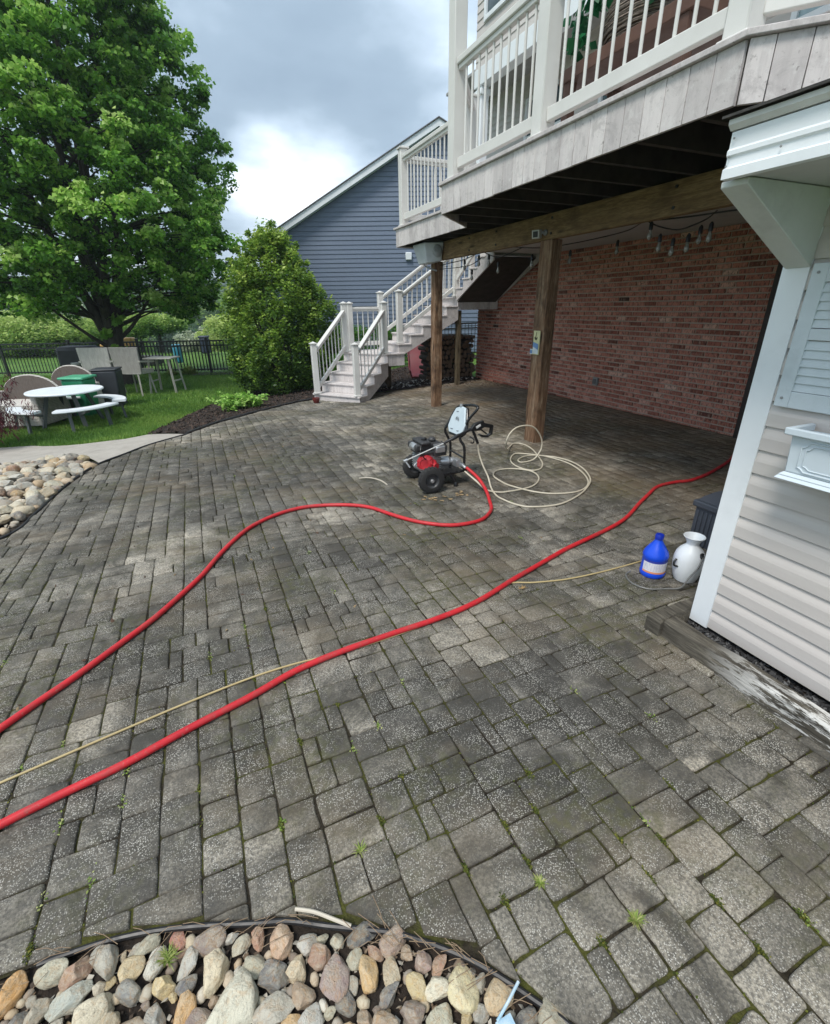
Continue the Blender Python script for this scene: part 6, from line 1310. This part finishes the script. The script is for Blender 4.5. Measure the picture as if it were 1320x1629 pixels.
for i in range(170):
    la = -13.9+.113*i
    if la > 1.5 or cnt > 96*2: break
    P_ = fpoint(la); z = g(P_.x, P_.y)
    if -10.6 <= la <= .2 and cnt < 98: b = MB(); b.obox((P_.x, P_.y, z+.56), (.030, .030, .98), Mx); b.build('picket', M_FN, fence); cnt += 1
b = MB()
for i in range(200):
    la = -14.5+.113*i
    if -10.6 <= la <= .44: continue
    if la > 3.6: break
    P_ = fpoint(la); b.obox((P_.x, P_.y, g(P_.x, P_.y)+.56), (.018, .018, .98), Mx)
tag(b.build('more_pickets', M_FN, fence), kind='stuff')
MB2 = [tuple(fpoint(l, 16.4+.15*sin(l*2))[:2]) for l in np.arange(-7.5, 3.6, .5)]+[tuple(fpoint(l, 17.25)[:2]) for l in np.arange(3.5, -7.6, -.5)]
tag(drape('mulch_bed', MB2, .0, M_MULCH, .5), kind='structure')
for k, (px_, py_, r0, lab) in enumerate(((302, 597, .22, 'grassy green clump at the fence foot right of the bar table'), (275, 602, .16, 'low grassy clump at the fence foot behind the bar table'))):
    p = at_depth(px_, py_, 16.7); x, y = p.x, p.y; tuft(x, y, r0*1.6, 260, 90+k, lab, None, .9, .008)

# ------------------------------------------------------------------ neighbour house
nb = thing('blue_house', (*(hv*19+rv*2)[:2], -.6), 'neighbouring house with a blue grey lap sided gable and white rake trim', 'house')
def NB(l, z, o=0.): v = rv*l+hv*(19+o); return (v.x, v.y, z)
PK, EV, EX = (.93, 7.02), (-4.95, 3.84), (6.81, 3.84)
def halfw(z): return max(0, (7.02-z)/(7.02-3.84)*5.88) if z > 3.84 else 5.88
b = MB(); z = -1.2; ex = .142
while z < 6.98:
    zt = min(z+ex, 7.0); w0, w1_ = halfw(z), halfw(zt)
    b.add([NB(.93-w0, z, -.022), NB(.93+w0, z, -.022), NB(.93+w1_, zt, -.002), NB(.93-w1_, zt, -.002), NB(.93-w0, z, .02), NB(.93+w0, z, .02)], [(0, 1, 2, 3), (0, 4, 5, 1)]); z = zt
b.build('siding_wall', M_BLUE, nb, fixn=False)
b = MB(); poly = [(-4.95, -1.2), (-4.95, 3.84), (.93, 7.0), (6.81, 3.84), (6.81, -1.2)]; b.prism(poly, lambda u, v, t: NB(u, v, t), .03, 9); b.build('house_body', M_BLUE, nb)
sl_ = 3.18/5.88
for s in (-1, 1):
    b = MB(); b.prism([(.93, 7.02+.20), (.93, 7.02+.0), (.93+s*6.3, 7.02+.0-6.3*sl_), (.93+s*6.3, 7.02+.20-6.3*sl_)], lambda u, v, t: NB(u, v, t), -.32, -.06); b.build('rake_trim', M_TRIM, nb)
    b = MB(); b.prism([(.93, 7.02+.24), (.93, 7.02+.205), (.93+s*6.4, 7.02+.205-6.4*sl_), (.93+s*6.4, 7.02+.24-6.4*sl_)], lambda u, v, t: NB(u, v, t), -.36, 9.2); b.build('roof', plain('roof_grey', (.12, .12, .125), (.08, .08, .085), 20, .9), nb)
vp_ = at_depth(650, 408, 19); lv = vp_.dot(rv); vp_.z += .22; b = MB(); c = Vector(NB(lv, vp_.z, -.06)); b.obox(c, (.22, .10, .24), Mx); vt = b.build('vent_cover', M_TRIM, nb, bevel=.02); nb.location.z -= .22

# ------------------------------------------------------------------ firewood, slide
M_LOGB = plain('log_bark', (.06, .045, .035), (.03, .022, .018), 12, .9, .6, 40); M_LOGE = plain('log_end', (.22, .15, .095), (.11, .07, .045), 18, .85, .3, 60)
protos = []
for k in range(5):
    rr3 = random.Random(k); n = 10; prf = []
    for i in range(n):
        a = 2*pi*i/n; r = 1+rr3.gauss(0, .06)
        if k in (1, 3): r *= .62 if (a > pi*.95 and a < pi*1.75) else 1
        prf.append((cos(a)*r, sin(a)*r))
    b = MB(); b.add([(u, -.5, v) for u, v in prf]+[(u, .5, v) for u, v in prf], [(i, (i+1) % n, n+(i+1) % n, n+i) for i in range(n)]+[tuple(range(n-1, -1, -1)), tuple(range(n, 2*n))])
    o = b.build('log', M_LOGB, None, bevel=.0); o.data.materials.append(M_LOGE)
    for i, f in enumerate(o.data.polygons): f.material_index = 1 if i >= n else 0
    protos.append(o)
first = set(); rr3 = random.Random(12); z = .055; row = 0; cnt = 0
while z < .98:
    x = 4.80+(row % 2)*.05; lk = 0
    while x < 5.98:
        r = rr3.uniform(.045, .068); k = rr3.randrange(5)
        if k in first: o = protos[k].copy(); COL.objects.link(o)
        else: o = protos[k]; first.add(k)
        yy = 10.42 if x > 5.0 else 10.45
        o.location = (x+r, yy+rr3.gauss(0, .02), g(x, 10.3)+z+rr3.gauss(0, .006)); o.scale = (r*.96, .42, r*.96); o.rotation_euler = (0, rr3.uniform(0, 6.28), rr3.gauss(0, .02)); x += 2*r; cnt += 1
        ORD = ('first', 'second', 'third', 'fourth', 'fifth', 'sixth', 'seventh', 'eighth', 'ninth', 'tenth', 'eleventh', 'twelfth', 'thirteenth'); tag(o, 'split firewood log, %s from the left in the %s row up of the stack' % (ORD[min(12, lk)], ORD[row]), 'log', 'firewood logs in the stack'); lk += 1
    z += .107; row += 1
slide = thing('toy_slide', (4.95, 11.0, -.05), 'dark red plastic toy slide under the stairs beside the firewood', 'slide')
b = MB(); n = 12; vs = []; ctr = [(5.20, 11.9, .92), (5.14, 11.6, .80), (5.08, 11.35, .55), (5.0, 11.1, .25), (4.93, 10.9, .05), (4.88, 10.7, -.02)]; sp_ = smooth_path(ctr, 5); m = len(sp_)
for p in sp_:
    for u, dz in ((-.26, .14), (-.24, .14), (-.21, .0), (.21, .0), (.24, .14), (.26, .14), (.23, -.02), (-.23, -.02)): v = p+rv*u*1.0; vs.append((v.x, v.y, v.z+dz))
b.add(vs, [(i*8+j, i*8+(j+1) % 8, i*8+8+(j+1) % 8, i*8+8+j) for i in range(m-1) for j in range(8)]); b.build('chute', plain('red_slide', (.16, .008, .014), (.10, .006, .01), 3, .35), slide, smooth=True)
b = MB(); b.tube([tuple(p+rv*.25+Vector((0, 0, .15))) for p in sp_], .014, 6); b.build('edge_rim', plain('slide_rim', (.55, .2, .2)), slide, smooth=True)

# ------------------------------------------------------------------ beyond the fence
def tree_bg(px_, py_top, D, R, zc, label, mat, nC=120, per=60, size=.14, tone0=.5, trunk=True, flat=.85, grp='trees and bushes beyond the fence', name='garden_tree', cat='tree'):
    p = at_depth(px_, py_top, D); x, y = p.x, p.y; zg = g_far(x, y); t_ = thing(name, (x, y, zg), label, cat, grp); r3 = np.random.default_rng(abs(int(px_*7+D))); Cs = []; zt = p.z
    z0 = zg+zc
    for _ in range(nC):
        q_ = r3.normal(0, 1, 3); q_ /= np.linalg.norm(q_); q_ *= r3.uniform(.1, 1)**.45; lump = 1+.15*sin(3*math.atan2(q_[1], q_[0])+px_)
        Cs.append((x+q_[0]*R*lump, y+q_[1]*R*lump, (z0+zt)/2+q_[2]*(zt-z0)/2))
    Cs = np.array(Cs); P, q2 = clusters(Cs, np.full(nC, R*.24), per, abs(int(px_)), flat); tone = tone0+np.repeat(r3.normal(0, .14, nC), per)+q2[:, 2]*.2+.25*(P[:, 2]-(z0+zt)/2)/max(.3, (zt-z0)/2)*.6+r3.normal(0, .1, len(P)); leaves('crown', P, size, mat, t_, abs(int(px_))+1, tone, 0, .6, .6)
    b = MB(); b.tube([(x, y, zg-.1), (x+.05, y, (zg+z0)/2+.3), (x, y, (z0+zt)/2)], .08*R, 7, radii=[.06*R+.03, .045*R+.02, .02*R]); b.build('trunk', M_BARK, t_, smooth=True)
M_BGL = m_leaf('garden_leaf', [(0, (.05, .12, .025)), (.35, (.13, .26, .045)), (.7, (.30, .44, .09)), (1, (.52, .62, .20))], .4)
M_BGD = m_leaf('dark_leaf', [(0, (.012, .035, .018)), (1, (.05, .11, .05))], .2); M_BGW = m_leaf('blossom_leaf', [(0, (.15, .22, .09)), (.5, (.4, .45, .3)), (1, (.7, .72, .6))], .35)
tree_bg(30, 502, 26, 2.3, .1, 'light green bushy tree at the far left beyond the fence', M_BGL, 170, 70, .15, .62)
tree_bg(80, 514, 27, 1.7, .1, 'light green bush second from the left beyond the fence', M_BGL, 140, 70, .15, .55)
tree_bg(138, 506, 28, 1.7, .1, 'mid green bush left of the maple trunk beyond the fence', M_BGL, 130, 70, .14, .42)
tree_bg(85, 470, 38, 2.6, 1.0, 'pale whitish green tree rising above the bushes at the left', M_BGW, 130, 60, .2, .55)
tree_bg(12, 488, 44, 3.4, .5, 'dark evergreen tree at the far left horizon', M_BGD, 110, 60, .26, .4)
tree_bg(-40, 495, 30, 3.4, .1, 'large green tree just outside the left edge', M_BGL, 110, 60, .2, .5)
tree_bg(170, 505, 45, 3.5, .2, 'soft green tree seen left of the maple trunk', M_BGL, 120, 60, .24, .4)
tree_bg(245, 503, 27, 1.55, 1.0, 'small spreading garden tree right of the maple trunk', M_BGL, 130, 75, .13, .48)
tree_bg(215, 508, 29, 1.0, .9, 'narrow garden tree beside the maple trunk', M_BGL, 60, 60, .13, .42)
tree_bg(325, 470, 100, 9, 2, 'round green tree below the distant hill', M_BGL, 130, 50, .7, .3)
tree_bg(312, 524, 34, 1.3, .1, 'white flowering bush beyond the fence near the tall shrub', M_BGW, 80, 60, .15, .5, cat='bush', name='flowering_bush')
tree_bg(352, 505, 33, 1.5, .1, 'yellow green bush beyond the fence beside the tall shrub', M_BGL, 100, 60, .15, .85)
tree_bg(368, 500, 60, 4.0, .1, 'green tree behind the tall shrub', M_BGL, 100, 60, .35, .45)
tree_bg(285, 515, 60, 3.6, .1, 'dark green tree beyond the neighbouring patio', M_BGD, 100, 60, .3, .6)
tree_bg(650, 520, 36, 2.6, .1, 'green tree seen under the stairs', M_BGL, 100, 60, .25, .5); tree_bg(750, 500, 40, 3.0, .1, 'green tree seen beyond the brick wall end', M_BGL, 90, 60, .25, .5)
# far woods on the slopes
r3 = np.random.default_rng(99); Cs = []; Rs = []
for _ in range(2600):
    D = float(np.exp(r3.uniform(math.log(70), math.log(640)))); lat = r3.uniform(-1.05, .35)*D; v = hv*D+rv*lat; R = r3.uniform(2.5, 5)*(1+D/500)
    if mnoise.noise(Vector((v.x*.012, v.y*.012, 5))) < -.12 and D > 130: continue
    Cs.append((v.x, v.y, g_far(v.x, v.y)+R*.7)); Rs.append(R)
P, q = clusters(np.array(Cs), np.array(Rs), 34, 31, .9); sz = np.repeat(np.array(Rs), 34)*.42
leaves('far_woods', P, sz, m_leaf('wood_leaf', [(0, (.018, .045, .016)), (.5, (.05, .10, .03)), (1, (.11, .18, .05))], .15, .8), None, 32, .45+q[:, 2]*.3+np.repeat(r3.normal(0, .2, len(Cs)), 34), 0, .8, .7, kind='stuff')
# neighbouring patio and its things
pp = [at_depth(x_, y_, 22)[:2] for x_, y_ in ((0, 0),)]
def gp(px_, py_, D0=23):
    lo, hi = 5., 90.
    for _ in range(40):
        m_ = (lo+hi)/2; p = at_depth(px_, py_, m_)
        if p.z > g_far(p.x, p.y)-.03: lo = m_
        else: hi = m_
    return at_depth(px_, py_, lo)
PT = [gp(290, 574), gp(352, 566), gp(352, 556), gp(318, 560)]
b = MB(); c4 = [(p.x, p.y) for p in PT]; b.add([(x, y, g_far(x, y)+.02) for x, y in c4]+[(x, y, g_far(x, y)-.2) for x, y in c4], [(0, 1, 2, 3), (4, 7, 6, 5), (0, 4, 5, 1), (1, 5, 6, 2), (2, 6, 7, 3), (3, 7, 4, 0)]); tag(b.build('neighbour_patio', plain('pink_concrete', (.50, .42, .39), (.42, .36, .34), 2, .9)), kind='structure')
def bgbox(px_, py_, D, w_, h_, d_, mat, name, label, cat, bev=.08):
    p = at_depth(px_, py_, D); zg = g_far(p.x, p.y); t_ = thing(name, (p.x, p.y, zg), label, cat); b = MB(); b.obox((p.x, p.y, zg+h_*.5), (w_, d_, h_*.9), Mx); b.build('body', mat, t_, bevel=bev); b = MB(); b.obox((p.x, p.y, zg+h_*.97), (w_*1.1, d_*1.1, h_*.12), Mx); b.build('top', mat, t_, bevel=bev*.5)
bgbox(284, 570, 20.5, .28, .75, .28, plain('sky_blue', (.05, .32, .45)), 'rain_barrel', 'turquoise blue barrel beyond the fence', 'barrel'); bgbox(327, 553, 25, .4, .85, .4, plain('navy_cover', (.02, .03, .06)), 'covered_heater', 'dark navy covered object on the neighbouring patio', 'covered furniture')
M_OR = plain('yellow_plastic', (.62, .36, .11), (.55, .3, .08), 4, .5); bgbox(172, 553, 18.2, .40, .92, .3, M_OR, 'play_post', 'tan yellow plastic play piece left of the maple trunk beyond the fence', 'playset'); bgbox(206, 550, 18.2, .36, 1.12, .3, M_OR, 'play_post', 'tan yellow plastic play piece right of the maple trunk beyond the fence', 'playset')
bgbox(238, 574, 20.5, .9, .35, .5, plain('dark_planter', (.03, .025, .022)), 'low_planter', 'low dark planter beyond the fence behind the bar table', 'planter', .03)
for k, (px_, py_, D) in enumerate(((312, 468, 520), (345, 472, 480), (300, 480, 330), (338, 466, 560))):
    p = at_depth(px_, py_, D); zg = g_far(p.x, p.y); t_ = thing('distant_house', (p.x, p.y, zg), ('pale house far away on the hill, %s' % ('leftmost of the distant ones', 'rightmost of the distant ones', 'lowest on the slope', 'highest on the hill')[k]), 'house', 'houses on the far hill'); b = MB(); b.obox((p.x, p.y, zg+4), (11, 8, 8), Mx); b.build('wall', plain('pale_wall', (.55, .55, .52)), t_)
    b = MB(); c = Vector((p.x, p.y, zg+8)); b.prism([(-6.2, 0), (6.2, 0), (0, 3.6)], lambda u, v, s: tuple(c+rv*u+hv*s+Vector((0, 0, v))), -4.5, 4.5); b.build('roof', plain('roof_grey', (.12, .12, .125)), t_)
# ------------------------------------------------------------------ haze
hb = MB(); hb.box(-720, 720, -80, 920, -12, 66); t = NT('haze'); t.t.links.remove(t.o.inputs[0].links[0]); pv = t.n('ShaderNodeVolumePrincipled'); pv.inputs['Color'].default_value = (.72, .80, .88, 1); pv.inputs['Density'].default_value = .0012; pv.inputs['Anisotropy'].default_value = .3
t.l(pv.outputs[0], t.o.inputs['Volume']); o = hb.build('haze', t.m); tag(o, kind='stuff')
